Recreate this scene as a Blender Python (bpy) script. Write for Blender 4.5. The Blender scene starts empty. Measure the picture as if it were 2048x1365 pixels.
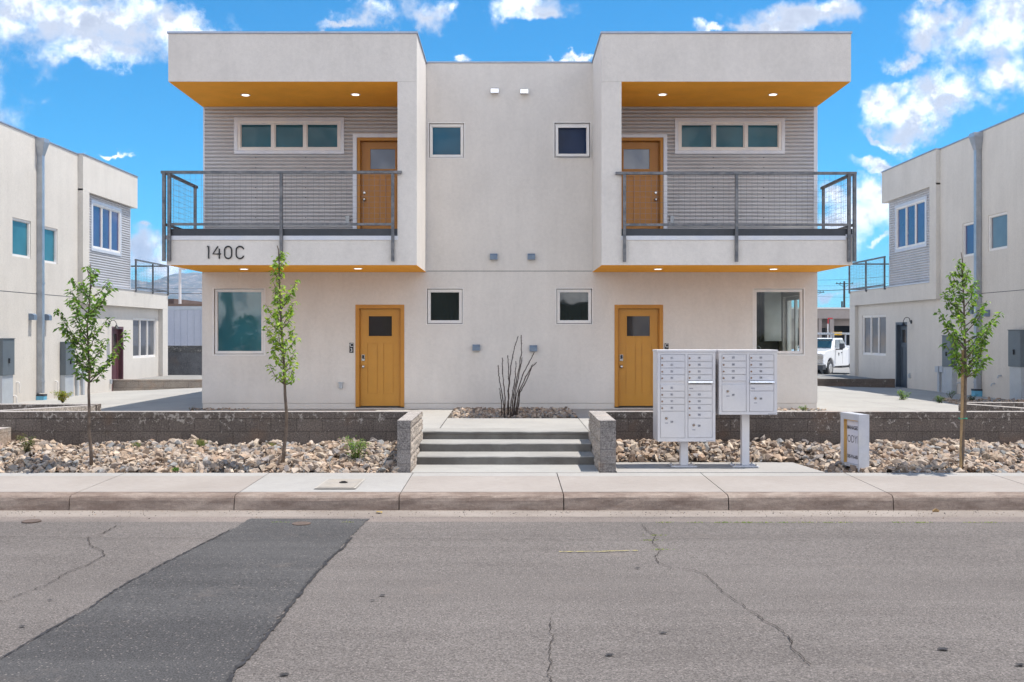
import bpy, bmesh, math, random
import numpy as np
from mathutils import Vector, Matrix
R = math.radians
sc = bpy.context.scene
COL = sc.collection

# ------------------------------------------------------------------ camera
F = 2040.0; CZ = 1.49; CY = -21.25; VPX = 1018.5; VPY = 668.0   # focal (px of the 2048 wide photo), camera height, distance, vanishing point
cam_d = bpy.data.cameras.new('camera'); cam = bpy.data.objects.new('camera', cam_d); COL.objects.link(cam)
cam.location = (0, CY, CZ); cam.rotation_euler = (R(90), 0, 0)
cam_d.sensor_width = 36; cam_d.lens = 36 * F / 2048
cam_d.shift_x = (1024 - VPX) / 2048; cam_d.shift_y = -(682.5 - VPY) / 2048
cam_d.clip_start = 0.1; cam_d.clip_end = 20000
sc.camera = cam

# ------------------------------------------------------------------ light
SUN_DIR = Vector((0.345, 0.035, 1.0)).normalized()        # towards the sun
sun_el = math.asin(SUN_DIR.z); sun_az = math.atan2(SUN_DIR.x, SUN_DIR.y)
sd = bpy.data.lights.new('sun', 'SUN'); sd.energy = 2.7; sd.angle = R(0.5); sd.color = (1.0, 0.94, 0.85)
sun = bpy.data.objects.new('sun', sd); COL.objects.link(sun); sun.location = (8, 0, 30)
sun.rotation_euler = (-SUN_DIR).to_track_quat('-Z', 'Y').to_euler()
sc.view_settings.view_transform = 'Standard'; sc.view_settings.look = 'None'
sc.view_settings.exposure = 1.18; sc.view_settings.gamma = 1; sc.view_settings.use_curve_mapping = False

class N:
    """small node tree helper"""
    def __init__(s, tree): s.t = tree; s.n = tree.nodes; s.l = tree.links
    def new(s, typ, **kw):
        n = s.n.new(typ)
        for k, v in kw.items(): setattr(n, k, v)
        return n
    def link(s, a, b): s.l.new(a, b)
    def put(s, sock, v):
        if isinstance(v, bpy.types.NodeSocket): s.l.new(v, sock)
        else: sock.default_value = v
    def math(s, op, a, b=0.0, c=None, clamp=False):
        n = s.new('ShaderNodeMath', operation=op, use_clamp=clamp)
        s.put(n.inputs[0], a); s.put(n.inputs[1], b)
        if c is not None: s.put(n.inputs[2], c)
        return n.outputs[0]
    def vmath(s, op, a, b=None):
        n = s.new('ShaderNodeVectorMath', operation=op); s.put(n.inputs[0], a)
        if b is not None: s.put(n.inputs[1], b)
        return n.outputs['Value'] if op in ('LENGTH', 'DISTANCE', 'DOT_PRODUCT') else n.outputs[0]
    def noise(s, vec, scale, detail=4, rough=.55, dist=0):
        n = s.new('ShaderNodeTexNoise'); s.put(n.inputs['Vector'], vec)
        n.inputs['Scale'].default_value = scale; n.inputs['Detail'].default_value = detail
        n.inputs['Roughness'].default_value = rough; n.inputs['Distortion'].default_value = dist
        return n.outputs['Fac']
    def ramp(s, v, lo, hi, a=0.0, b=1.0, smooth=True):
        n = s.new('ShaderNodeMapRange', interpolation_type='SMOOTHSTEP' if smooth else 'LINEAR')
        s.put(n.inputs[0], v); s.put(n.inputs[1], lo); s.put(n.inputs[2], hi); s.put(n.inputs[3], a); s.put(n.inputs[4], b)
        return n.outputs[0]
    def mix(s, f, a, b, blend='MIX'):
        n = s.new('ShaderNodeMix', data_type='RGBA', blend_type=blend)
        s.put(n.inputs[0], f); s.put(n.inputs[6], a); s.put(n.inputs[7], b)
        return n.outputs[2]

w = bpy.data.worlds.new('World'); sc.world = w; w.use_nodes = True
W = N(w.node_tree); W.n.clear()
sky = W.new('ShaderNodeTexSky', sky_type='NISHITA', sun_disc=False)
sky.sun_elevation = sun_el; sky.sun_rotation = sun_az; sky.altitude = 1600; sky.air_density = 1.0; sky.dust_density = 0.4; sky.ozone_density = 2.2
dirv = W.new('ShaderNodeTexCoord').outputs['Generated']
hs = W.new('ShaderNodeHueSaturation'); hs.inputs['Saturation'].default_value = 1.1; W.link(sky.outputs[0], hs.inputs['Color'])
sepd = W.new('ShaderNodeSeparateXYZ'); W.link(dirv, sepd.inputs[0])
# cumulus: places in the sky as directions, edges broken up by noise
def dcol(px, py):
    v = Vector(((px - VPX) / F, 1.0, -(py - VPY) / F)); return v.normalized()
BLOBS = [ # px, py, half width, half height (pixels of the photo)
 (60,20,190,95),(200,50,190,70),(330,30,110,50),(170,115,80,34),(395,40,40,22),(20,70,90,60),
 (740,42,70,40),(850,22,80,38),(905,15,30,25),(690,62,40,14),
 (1050,8,75,32),(1085,28,40,20),(925,118,22,12),(1152,115,34,12),(1120,122,24,8),
 (1590,22,100,34),(1530,48,60,22),(1440,62,34,12),(1660,8,50,25),
 (1985,70,110,85),(1905,190,95,55),(1840,215,70,38),(1785,185,45,30),(1810,112,48,22),(1890,60,60,50),(2040,160,80,60),(1900,12,40,18),(1800,250,50,12),
 (1775,318,56,15),(1730,385,46,36),(1700,440,70,62),(1750,420,60,60),(1660,470,60,50),(1748,490,24,10),(1640,400,40,30),
 (285,485,55,34),(330,500,46,36),(225,314,30,6),(300,455,24,12),
 (-160,200,150,60),(2250,330,150,60),(2300,120,120,70),(-200,420,120,40),(1664,640,60,8),(1650,575,90,14)]
n1 = W.noise(dirv, 9.0, 10, .66); n2 = W.noise(dirv, 34.0, 8, .68)
# unseen cloud behind the camera, added to fill the shaded facade; masked from view
fill_cloud = W.ramp(W.math('ADD', W.noise(dirv, 2.6, 7, .6), W.ramp(sepd.outputs[2], .40, .80, .13, -.10)), .42, .56, -1.0, 1.2)
back = W.ramp(sepd.outputs[1], .72, .86, 1.0, 0.0)
field = W.math('ADD', W.math('MULTIPLY', fill_cloud, back), W.math('MULTIPLY', W.math('SUBTRACT', 1.0, back), -1.2))
def wnoise(scale, amt):
    n = W.new('ShaderNodeTexNoise'); W.link(dirv, n.inputs['Vector']); n.inputs['Scale'].default_value = scale; n.inputs['Detail'].default_value = 6; n.inputs['Roughness'].default_value = .6
    return W.vmath('MULTIPLY', W.vmath('SUBTRACT', n.outputs['Color'], (.5, .5, .5)), (amt, 0, amt))
dirw = W.vmath('ADD', W.vmath('ADD', dirv, wnoise(11, .10)), wnoise(42, .030))
for (px, py, hw, hh) in BLOBS:
    c = dcol(px, py)
    dv = W.vmath('SUBTRACT', dirw, tuple(c))
    m = W.vmath('MULTIPLY', dv, (F / hw, 3.0, F / hh))
    field = W.math('MAXIMUM', field, W.math('SUBTRACT', 1.0, W.vmath('LENGTH', m)))
nn = W.math('ADD', W.math('MULTIPLY', W.math('SUBTRACT', n1, .5), 3.0), W.math('MULTIPLY', W.math('SUBTRACT', n2, .5), 1.5))
dens = W.math('ADD', field, nn)
cov = W.ramp(dens, -.12, .85)
low = W.noise(W.vmath('ADD', dirv, (0, 0, .02)), 9.0, 8, .62)
shade = W.ramp(W.math('SUBTRACT', low, n1), -.05, .05, .50, 1.0)
thick = W.ramp(dens, .3, 1.6, 1.0, .72)
cl = W.math('MULTIPLY', W.math('MULTIPLY', shade, thick), W.math('ADD', .62, W.math('MULTIPLY', back, .38)))
ccol = W.new('ShaderNodeCombineXYZ')
W.link(W.math('MULTIPLY', cl, 7.5), ccol.inputs[0]); W.link(W.math('MULTIPLY', W.math('POWER', cl, .93), 7.45), ccol.inputs[1]); W.link(W.math('MULTIPLY', W.math('POWER', cl, .8), 7.5), ccol.inputs[2])
# thin veil close to the horizon
veil = W.ramp(sepd.outputs[2], .0, .10, .45, 0.0)
vn = W.noise(W.vmath('MULTIPLY', dirv, (4, 4, 26)), 2.0, 6, .6)
veil = W.math('MULTIPLY', veil, W.ramp(vn, .3, .65))
skyc = W.mix(1.0, hs.outputs[0], (0.102, .445, .55, 1), 'MULTIPLY')
skyc = W.mix(veil, skyc, (2.4, 2.75, 3.0, 1))
skyc = W.mix(cov, skyc, ccol.outputs[0])
bg = W.new('ShaderNodeBackground'); W.link(skyc, bg.inputs[0]); bg.inputs[1].default_value = 0.15
wo = W.new('ShaderNodeOutputWorld'); W.link(bg.outputs[0], wo.inputs[0])

# ------------------------------------------------------------------ materials
MATS = {}
def mat(name, col=(.5, .5, .5), rough=.7, metal=0.0, spec=.5, fn=None, emit=None):
    if name in MATS: return MATS[name]
    m = bpy.data.materials.new(name); m.use_nodes = True; MATS[name] = m
    t = N(m.node_tree); b = t.n['Principled BSDF']
    b.inputs['Base Color'].default_value = (*col, 1); b.inputs['Roughness'].default_value = rough
    b.inputs['Metallic'].default_value = metal; b.inputs['Specular IOR Level'].default_value = spec
    if emit: b.inputs['Emission Color'].default_value = (*emit[:3], 1); b.inputs['Emission Strength'].default_value = emit[3]
    if fn: fn(t, b)
    return m
def pos(t): return t.new('ShaderNodeNewGeometry').outputs['Position']
def bump(t, b, h, dist, strength=.5):
    n = t.new('ShaderNodeBump'); n.inputs['Distance'].default_value = dist; n.inputs['Strength'].default_value = strength
    t.put(n.inputs['Height'], h); t.link(n.outputs[0], b.inputs['Normal'])
def mottled(col, var=.06, scale=3, bs=60, bd=.004, tint=(.93, .95, 1.0), rough_n=True):
    def f(t, b):
        p = pos(t)
        a = t.noise(p, scale, 5, .6); c = t.noise(p, scale * 9, 4, .6)
        v = t.math('ADD', t.ramp(a, .3, .7, 1 - var, 1 + var * .5), t.ramp(c, .3, .7, -var * .4, var * .4))
        cc = t.new('ShaderNodeVectorMath', operation='SCALE'); cc.inputs[0].default_value = col; t.put(cc.inputs['Scale'], v)
        k = t.mix(t.ramp(t.noise(p, scale * .35, 3), .4, .65), cc.outputs[0], t.vmath('MULTIPLY', cc.outputs[0], tint))
        t.link(k, b.inputs['Base Color'])
        if bd: bump(t, b, t.noise(p, bs, 5, .7), bd, .6)
    return f
def stucco_fn(col):
    def f(t, b):
        p = pos(t)
        a = t.noise(p, .9, 6, .62); c = t.noise(p, 14, 5, .65); g = t.noise(p, 90, 3, .7)
        st = t.noise(t.vmath('MULTIPLY', p, (1.6, 1.6, .25)), 2.2, 5, .6)
        v = t.math('ADD', t.ramp(a, .3, .72, .95, 1.03), t.ramp(c, .3, .7, -.035, .03))
        v = t.math('ADD', v, t.ramp(g, .35, .65, -.05, .05))
        v = t.math('ADD', v, t.ramp(st, .35, .7, .015, -.03))
        z = t.new('ShaderNodeSeparateXYZ'); t.link(p, z.inputs[0])
        # splash-back dirt near the ground
        dirt = t.math('MULTIPLY', t.ramp(z.outputs[2], -.1, .5, 1, 0), t.ramp(c, .3, .7))
        cc = t.new('ShaderNodeVectorMath', operation='SCALE'); cc.inputs[0].default_value = col; t.put(cc.inputs['Scale'], v)
        k = t.mix(t.math('MULTIPLY', dirt, .18), cc.outputs[0], (.42, .33, .26, 1))
        t.link(k, b.inputs['Base Color'])
        h = t.math('ADD', t.math('MULTIPLY', g, .5), t.noise(p, 30, 4, .6))
        bump(t, b, h, .006, .55)
    return f
M_ST = mat('white_stucco', (.66, .635, .61), .9, spec=.2, fn=stucco_fn((.69, .65, .612)))
M_STB = mat('cream_stucco', (.62, .58, .53), .9, spec=.2, fn=stucco_fn((.635, .60, .555)))
M_OR = mat('orange_stucco', (.70, .33, .05), .85, spec=.2, fn=mottled((.97, .425, .042), .06, 2.5, 60, .004, (.97, .95, .9)))
M_ORD = mat('ochre_paint', (.52, .27, .045), .45, fn=mottled((.52, .245, .029), .04, 4, 40, .0006, (.98, .97, .95)))
M_ORT = mat('ochre_trim', (.5, .24, .035), .5, fn=mottled((.50, .22, .024), .05, 5, 40, .0008, (.97, .96, .93)))
M_PUR = mat('plum_paint', (.09, .03, .04), .45, fn=mottled((.115, .045, .055), .06, 4, 40, .0006))
M_SLA = mat('slate_paint', (.06, .08, .1), .45, fn=mottled((.065, .085, .11), .06, 4, 40, .0006))
M_VIN = mat('white_vinyl', (.78, .76, .73), .4, fn=mottled((.78, .75, .72), .03, 6, 30, .0004))
M_TRIM = mat('pale_metal_trim', (.62, .63, .67), .45, .3, fn=mottled((.62, .63, .67), .04, 6, 30, .0004))
M_DRIP = mat('dark_flashing', (.05, .055, .065), .5, .3, fn=mottled((.05, .055, .065), .15, 4, 30, .0005))
M_CAPF = mat('parapet_flashing', (.3, .34, .42), .4, .6, fn=mottled((.33, .37, .45), .12, 4, 30, .0008))
def corr_fn(t, b):
    p = pos(t)
    a = t.noise(p, 1.4, 3, .5); c = t.noise(p, 6, 3, .6)
    v = t.math('ADD', t.ramp(a, .3, .7, .95, 1.04), t.ramp(c, .35, .65, -.02, .02))
    cc = t.new('ShaderNodeVectorMath', operation='SCALE'); cc.inputs[0].default_value = (.54, .535, .55); t.put(cc.inputs['Scale'], v)
    t.link(cc.outputs[0], b.inputs['Base Color'])
    b.inputs['Roughness'].default_value = .42
M_COR = mat('galvanised_corrugated', (.6, .59, .6), .45, .25, fn=corr_fn)
def steel_fn(t, b):
    p = pos(t); a = t.noise(p, 7, 6, .7); c = t.noise(p, 60, 3, .7)
    k = t.mix(t.ramp(a, .35, .65), (.10, .11, .125, 1), (.20, .20, .21, 1))
    k = t.mix(t.math('MULTIPLY', t.ramp(c, .58, .75), .7), k, (.20, .11, .06, 1))
    t.link(k, b.inputs['Base Color']); bump(t, b, c, .001)
M_STEEL = mat('raw_steel', (.14, .145, .16), .5, .55, fn=steel_fn)
M_WIRE = mat('wire', (.22, .22, .23), .45, .6, fn=mottled((.22, .22, .23), .1, 6, 30, 0))
M_GALV = mat('galvanised_sheet', (.45, .5, .56), .35, .7, fn=mottled((.42, .445, .48), .12, 5, 30, .0008))
M_SHINY = mat('bright_sheet_metal', (.8, .8, .8), .18, 1.0, fn=mottled((.82, .82, .82), .1, 8, 20, .002))
M_VENT = mat('blue_grey_vent', (.20, .26, .34), .5, .3, fn=mottled((.19, .25, .33), .12, 12, 30, .001))
M_PANEL = mat('grey_enclosure', (.13, .155, .175), .5, .2, fn=mottled((.13, .155, .175), .06, 4, 30, .0005))
M_PANELL = mat('light_grey_enclosure', (.42, .45, .48), .5, .2, fn=mottled((.45, .48, .51), .06, 4, 30, .0005))
M_BLK = mat('black', (.012, .012, .014), .45, fn=mottled((.012, .012, .014), .1, 6, 30, 0))
M_WHT = mat('white_ink', (.75, .75, .75), .6, fn=mottled((.75, .75, .75), .02, 6, 30, 0))
M_GREYTX = mat('grey_ink', (.30, .30, .33), .6, fn=mottled((.30, .30, .33), .02, 6, 30, 0))
M_CHROME = mat('satin_nickel', (.6, .58, .55), .25, 1.0, fn=mottled((.6, .58, .55), .05, 9, 30, 0))
M_BRASS = mat('dull_brass', (.28, .17, .11), .4, .7, fn=mottled((.28, .17, .11), .1, 9, 30, 0))
M_LED = mat('lamp_lens', (.9, .9, .88), .4, emit=(1, .96, .9, .9), fn=mottled((.9, .9, .88), .02, 9, 30, 0))
M_BOXW = mat('white_powder_coat', (.74, .73, .76), .4, fn=mottled((.63, .615, .62), .03, 3, 80, .0004))
M_BLUE = mat('blue_boot', (.12, .38, .55), .6, fn=mottled((.12, .38, .55), .1, 9, 30, .001))
M_PVC = mat('white_pipe', (.7, .68, .66), .5, fn=mottled((.7, .68, .66), .05, 9, 30, 0))
def glass(name, col, spec=.9, amb=None, wav=0.0):  # opaque panes; teal and blue bases carry part of the reflected sky
    def f(t, b):
        p = pos(t)
        a = t.noise(p, 1.1, 3, .5)
        k = t.mix(t.ramp(a, .35, .68), (*[c * .72 for c in col], 1), (*col, 1))
        t.link(k, b.inputs['Base Color']); b.inputs['IOR'].default_value = 1.6
        if wav: bump(t, b, t.noise(p, 1.3, 2, .4), wav, 1.0)
    return mat(name, col, .03, 0, spec, f)
M_ORU = mat('brown_orange_paint', (.45, .18, .03), .45, fn=mottled((.46, .195, .026), .05, 4, 40, .0006, (.98, .97, .95)))
G_TEAL = glass('teal_window_glass', (.035, .15, .19), .7, wav=.003)
G_BLUE = glass('blue_window_glass', (.008, .095, .17), .22, wav=.003)
G_NAVY = glass('navy_window_glass', (.008, .024, .075), .12)
G_OLIVE = glass('dark_window_glass', (.018, .024, .021), .8, wav=.004)
G_VIO = glass('violet_window_glass', (.05, .06, .19), .6)
G_HIGH = glass('slate_teal_window_glass', (.018, .12, .17), .25, wav=.003)
G_GREY = glass('grey_window_glass', (.14, .15, .17), .7, wav=.006)
G_DOOR = glass('door_glass', (.18, .23, .32), .5)
G_DOORD = glass('dark_door_glass', (.05, .045, .045), .25)
def clear_fn(t, b):
    fr = t.new('ShaderNodeFresnel'); fr.inputs[0].default_value = 1.5
    tr = t.new('ShaderNodeBsdfTransparent'); tr.inputs[0].default_value = (.96, .985, .97, 1)
    gl = t.new('ShaderNodeBsdfGlossy'); gl.inputs['Roughness'].default_value = .02
    mx = t.new('ShaderNodeMixShader'); t.link(t.math('MULTIPLY', fr.outputs[0], t.math('SUBTRACT', 1.0, t.new('ShaderNodeNewGeometry').outputs['Backfacing'])), mx.inputs[0]); t.link(tr.outputs[0], mx.inputs[1]); t.link(gl.outputs[0], mx.inputs[2])
    t.link(mx.outputs[0], t.n['Material Output'].inputs['Surface'])
G_CLEAR = mat('clear_window_glass', fn=clear_fn)

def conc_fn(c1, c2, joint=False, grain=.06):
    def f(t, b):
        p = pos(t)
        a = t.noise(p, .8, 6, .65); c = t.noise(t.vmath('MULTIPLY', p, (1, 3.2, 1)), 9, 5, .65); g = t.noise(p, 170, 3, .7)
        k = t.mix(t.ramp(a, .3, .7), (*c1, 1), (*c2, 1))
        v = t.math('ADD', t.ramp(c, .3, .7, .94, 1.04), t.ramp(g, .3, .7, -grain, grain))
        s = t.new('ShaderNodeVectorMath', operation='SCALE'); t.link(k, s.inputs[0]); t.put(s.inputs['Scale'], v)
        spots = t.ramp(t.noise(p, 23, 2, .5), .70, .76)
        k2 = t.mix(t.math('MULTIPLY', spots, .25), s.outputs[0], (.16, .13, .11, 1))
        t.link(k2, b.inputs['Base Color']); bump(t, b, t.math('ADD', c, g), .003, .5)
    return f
M_WALK = mat('pale_concrete', rough=.9, spec=.2, fn=conc_fn((.33, .32, .305), (.38, .37, .35)))
M_SIDE = mat('pink_concrete', rough=.9, spec=.2, fn=conc_fn((.305, .27, .245), (.345, .31, .285)))
M_SIDEN = mat('new_concrete', rough=.9, spec=.2, fn=conc_fn((.33, .315, .30), (.37, .355, .34)))
M_STEP = mat('step_concrete', rough=.85, spec=.2, fn=conc_fn((.28, .27, .255), (.36, .35, .33)))
M_GUT = mat('gutter_concrete', rough=.9, spec=.2, fn=conc_fn((.23, .195, .17), (.31, .27, .24), grain=.12))
def curb_fn(t, b):
    p = pos(t)
    a = t.noise(t.vmath('MULTIPLY', p, (.7, 1, 3)), 2.4, 6, .7); g = t.noise(p, 120, 4, .75); c = t.noise(p, 22, 4, .7)
    k = t.mix(t.ramp(a, .35, .68), (.20, .15, .125, 1), (.33, .27, .23, 1))
    v = t.math('ADD', t.ramp(c, .3, .7, .9, 1.08), t.ramp(g, .3, .7, -.16, .16))
    s = t.new('ShaderNodeVectorMath', operation='SCALE'); t.link(k, s.inputs[0]); t.put(s.inputs['Scale'], v)
    k2 = t.mix(t.math('MULTIPLY', t.ramp(t.noise(t.vmath('MULTIPLY', p, (.5, 1, 5)), 3.1, 5, .7), .56, .7), .55), s.outputs[0], (.17, .14, .12, 1))
    t.link(k2, b.inputs['Base Color']); bump(t, b, t.math('ADD', c, g), .008, .7)
M_CURB = mat('weathered_curb_concrete', rough=.95, spec=.15, fn=curb_fn)
def asph_fn(c1, c2, lo=.4, hi=1.6):
    def f(t, b):
        p = pos(t)
        a = t.noise(p, .35, 6, .6); st = t.noise(t.vmath('MULTIPLY', p, (.12, 1.5, 1)), 1.2, 5, .6)
        g = t.noise(p, 75, 3, .85); g2 = t.noise(p, 28, 3, .7)
        k = t.mix(t.ramp(t.math('ADD', t.math('MULTIPLY', a, .5), t.math('MULTIPLY', st, .5)), .36, .64), (*c1, 1), (*c2, 1))
        v = t.math('ADD', t.ramp(g, .3, .7, lo, hi, False), t.ramp(g2, .35, .65, -.09, .09))
        s = t.new('ShaderNodeVectorMath', operation='SCALE'); t.link(k, s.inputs[0]); t.put(s.inputs['Scale'], v)
        vo = t.new('ShaderNodeTexVoronoi'); vo.inputs['Scale'].default_value = 48; t.link(p, vo.inputs['Vector'])
        sv = t.new('ShaderNodeSeparateXYZ'); t.link(vo.outputs['Color'], sv.inputs[0])
        dp = t.ramp(t.noise(p, 1.3, 6, .7), .58, .74, 0, .35); s2 = t.mix(dp, s.outputs[0], (.21, .175, .155, 1))
        st2 = t.math('MULTIPLY', t.ramp(vo.outputs['Distance'], .25, .4, 1, 0), t.ramp(sv.outputs[0], .78, .9))
        k2 = t.mix(t.math('MULTIPLY', st2, .38), s2, (.42, .36, .33, 1))
        st3 = t.math('MULTIPLY', t.ramp(vo.outputs['Distance'], .25, .4, 1, 0), t.ramp(sv.outputs[1], .84, .94))
        k2 = t.mix(t.math('MULTIPLY', st3, .4), k2, (.06, .06, .065, 1))
        t.link(k2, b.inputs['Base Color']); bump(t, b, t.math('ADD', g, g2), .006, .6)
    return f
M_ASP = mat('aged_asphalt', rough=.95, spec=.15, fn=asph_fn((.124, .110, .103), (.158, .141, .132), .25, 1.75))
M_ASP2 = mat('dark_asphalt_patch', rough=.95, spec=.15, fn=asph_fn((.058, .056, .057), (.086, .083, .083), .25, 1.8))
M_ASPE = mat('asphalt_edge_strip', rough=.95, spec=.15, fn=asph_fn((.15, .13, .12), (.24, .20, .18), .5, 1.5))
M_TAR = mat('crack_dark', (.035, .03, .028), .95, spec=.1, fn=mottled((.062, .052, .046), .4, 20, 60, .003))
M_TAR2 = mat('tar_edge', (.045, .045, .048), .9, spec=.1, fn=mottled((.052, .05, .052), .3, 12, 60, .003))
M_YEL = mat('yellow_road_paint', (.5, .42, .12), .9, spec=.1, fn=mottled((.42, .36, .13), .35, 25, 60, .003))
M_SOIL = mat('soil', (.2, .15, .11), .95, spec=.1, fn=mottled((.23, .175, .13), .3, 5, 40, .02))
M_GROUND = mat('desert_ground', (.3, .24, .18), .95, spec=.1, fn=mottled((.30, .245, .19), .25, .08, 6, .05))
M_LOT = mat('parking_lot', (.22, .21, .2), .95, spec=.1, fn=mottled((.27, .26, .245), .12, .6, 60, .004))
def cmu_fn(c1, c2, mortar, rough_face=False, chips=True):
    def f(t, b):
        p = pos(t); s = t.new('ShaderNodeSeparateXYZ'); t.link(p, s.inputs[0])
        cx = t.new('ShaderNodeCombineXYZ'); t.link(t.math('ADD', s.outputs[0], s.outputs[1]), cx.inputs[0]); t.link(t.math('ADD', s.outputs[2], 2.04), cx.inputs[1])
        br = t.new('ShaderNodeTexBrick'); t.link(cx.outputs[0], br.inputs['Vector'])
        br.inputs['Scale'].default_value = 1; br.inputs['Mortar Size'].default_value = .007; br.inputs['Brick Width'].default_value = .4; br.inputs['Row Height'].default_value = .2
        br.inputs['Color1'].default_value = (*c1, 1); br.inputs['Color2'].default_value = (*c2, 1); br.inputs['Mortar'].default_value = (*mortar, 1)
        a = t.noise(p, 2.2, 5, .6); g = t.noise(p, 130, 3, .8); c = t.noise(p, 16, 4, .65)
        v = t.math('ADD', t.ramp(a, .3, .7, .85, 1.12), t.ramp(t.noise(p, 48, 5, .85), .32, .68, -.55, .6))
        sc_ = t.new('ShaderNodeVectorMath', operation='SCALE'); t.link(br.outputs['Color'], sc_.inputs[0]); t.put(sc_.inputs['Scale'], v)
        k = t.mix(t.ramp(t.noise(p, 1.7, 3), .55, .7, 0, .35), sc_.outputs[0], (c1[0] * 1.25, c1[1] * .95, c1[2] * .75, 1))
        if chips:   # pale mortar smears and chipped spots, mostly on the upper courses
            zb = t.ramp(s.outputs[2], -.12, .24, .0, .095)
            cn = t.noise(t.vmath('ADD', p, (3.3, 1.1, 0)), 13, 5, .72, .6)
            big = t.ramp(t.noise(p, 1.9, 2), .42, .62, 0, .05)
            ch = t.ramp(t.math('ADD', t.math('ADD', cn, zb), big), .665, .72)
            k = t.mix(t.math('MULTIPLY', ch, .75), k, (.46, .42, .38, 1))
        t.link(k, b.inputs['Base Color'])
        h = t.math('ADD', t.math('MULTIPLY', g, .35), t.math('MULTIPLY', br.outputs['Fac'], -.8))
        if rough_face: h = t.math('ADD', h, t.math('MULTIPLY', t.noise(p, 24, 6, .75), 3.0))
        bump(t, b, h, .012 if rough_face else .006, .8)
    return f
M_CMU = mat('grey_brown_block', rough=.95, spec=.1, fn=cmu_fn((.145, .121, .106), (.125, .105, .093), (.100, .084, .073)))
M_CMUP = mat('grey_block_pier', rough=.95, spec=.1, fn=cmu_fn((.235, .215, .205), (.215, .20, .19), (.27, .25, .24), chips=False))
M_CMUR = mat('split_face_block', rough=.95, spec=.1, fn=cmu_fn((.42, .365, .315), (.37, .325, .285), (.28, .245, .215), True, False))
M_CMUT = mat('block_cap', rough=.95, spec=.1, fn=cmu_fn((.36, .33, .31), (.34, .31, .29), (.28, .26, .24), False, False))
def attr_fn(att, gr=.15, bd=.004):
    def f(t, b):
        a = t.new('ShaderNodeAttribute', attribute_name=att)
        g = t.noise(pos(t), 70, 3, .7)
        s = t.new('ShaderNodeVectorMath', operation='SCALE'); t.link(a.outputs['Color'], s.inputs[0]); t.put(s.inputs['Scale'], t.ramp(g, .3, .7, 1 - gr, 1 + gr))
        t.link(s.outputs[0], b.inputs['Base Color'])
        if bd: bump(t, b, g, bd)
    return f
M_ROCK = mat('crushed_rock', rough=.9, spec=.2, fn=attr_fn('col', .18))
def leaf_fn(t, b):
    a = t.new('ShaderNodeAttribute', attribute_name='col'); t.link(a.outputs['Color'], b.inputs['Base Color'])
    b.inputs['Roughness'].default_value = .5
    tl = t.new('ShaderNodeBsdfTranslucent')
    k = t.mix(1.0, a.outputs['Color'], (1.5, 1.7, .7, 1), 'MULTIPLY'); t.link(k, tl.inputs['Color'])
    mx = t.new('ShaderNodeMixShader'); mx.inputs[0].default_value = .42
    t.link(b.outputs[0], mx.inputs[1]); t.link(tl.outputs[0], mx.inputs[2]); t.link(mx.outputs[0], t.n['Material Output'].inputs['Surface'])
M_LEAF = mat('leaf', fn=leaf_fn)
M_BARK = mat('bark', (.12, .085, .065), .9, spec=.1, fn=mottled((.15, .115, .09), .3, 14, 90, .006))
M_STAKE = mat('pine_stake', (.3, .2, .11), .9, spec=.1, fn=mottled((.36, .245, .13), .2, 9, 60, .003))
M_STEM = mat('thorny_stem', (.07, .05, .045), .95, spec=.1, fn=mottled((.075, .055, .045), .35, 30, 160, .01))

# ------------------------------------------------------------------ mesh helpers
def wx(px, y): return (px - VPX) * (y - CY) / F
def wz(py, y): return CZ - (py - VPY) * (y - CY) / F
def onz(px, py, z):
    d = (CZ - z) * F / (py - VPY); return Vector(((px - VPX) * d / F, d + CY, z))
def ident(u, v, q): return (u, v, q)
def facade(y0=0.0): return lambda u, v, q: (u, y0 - q, v)           # u along x, v up, q out of the wall (towards the street)
def wall_l(X): return lambda u, v, q: (X + q, u, v)                  # wall looking to +x
def wall_r(X): return lambda u, v, q: (X - q, u, v)                  # wall looking to -x

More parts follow.
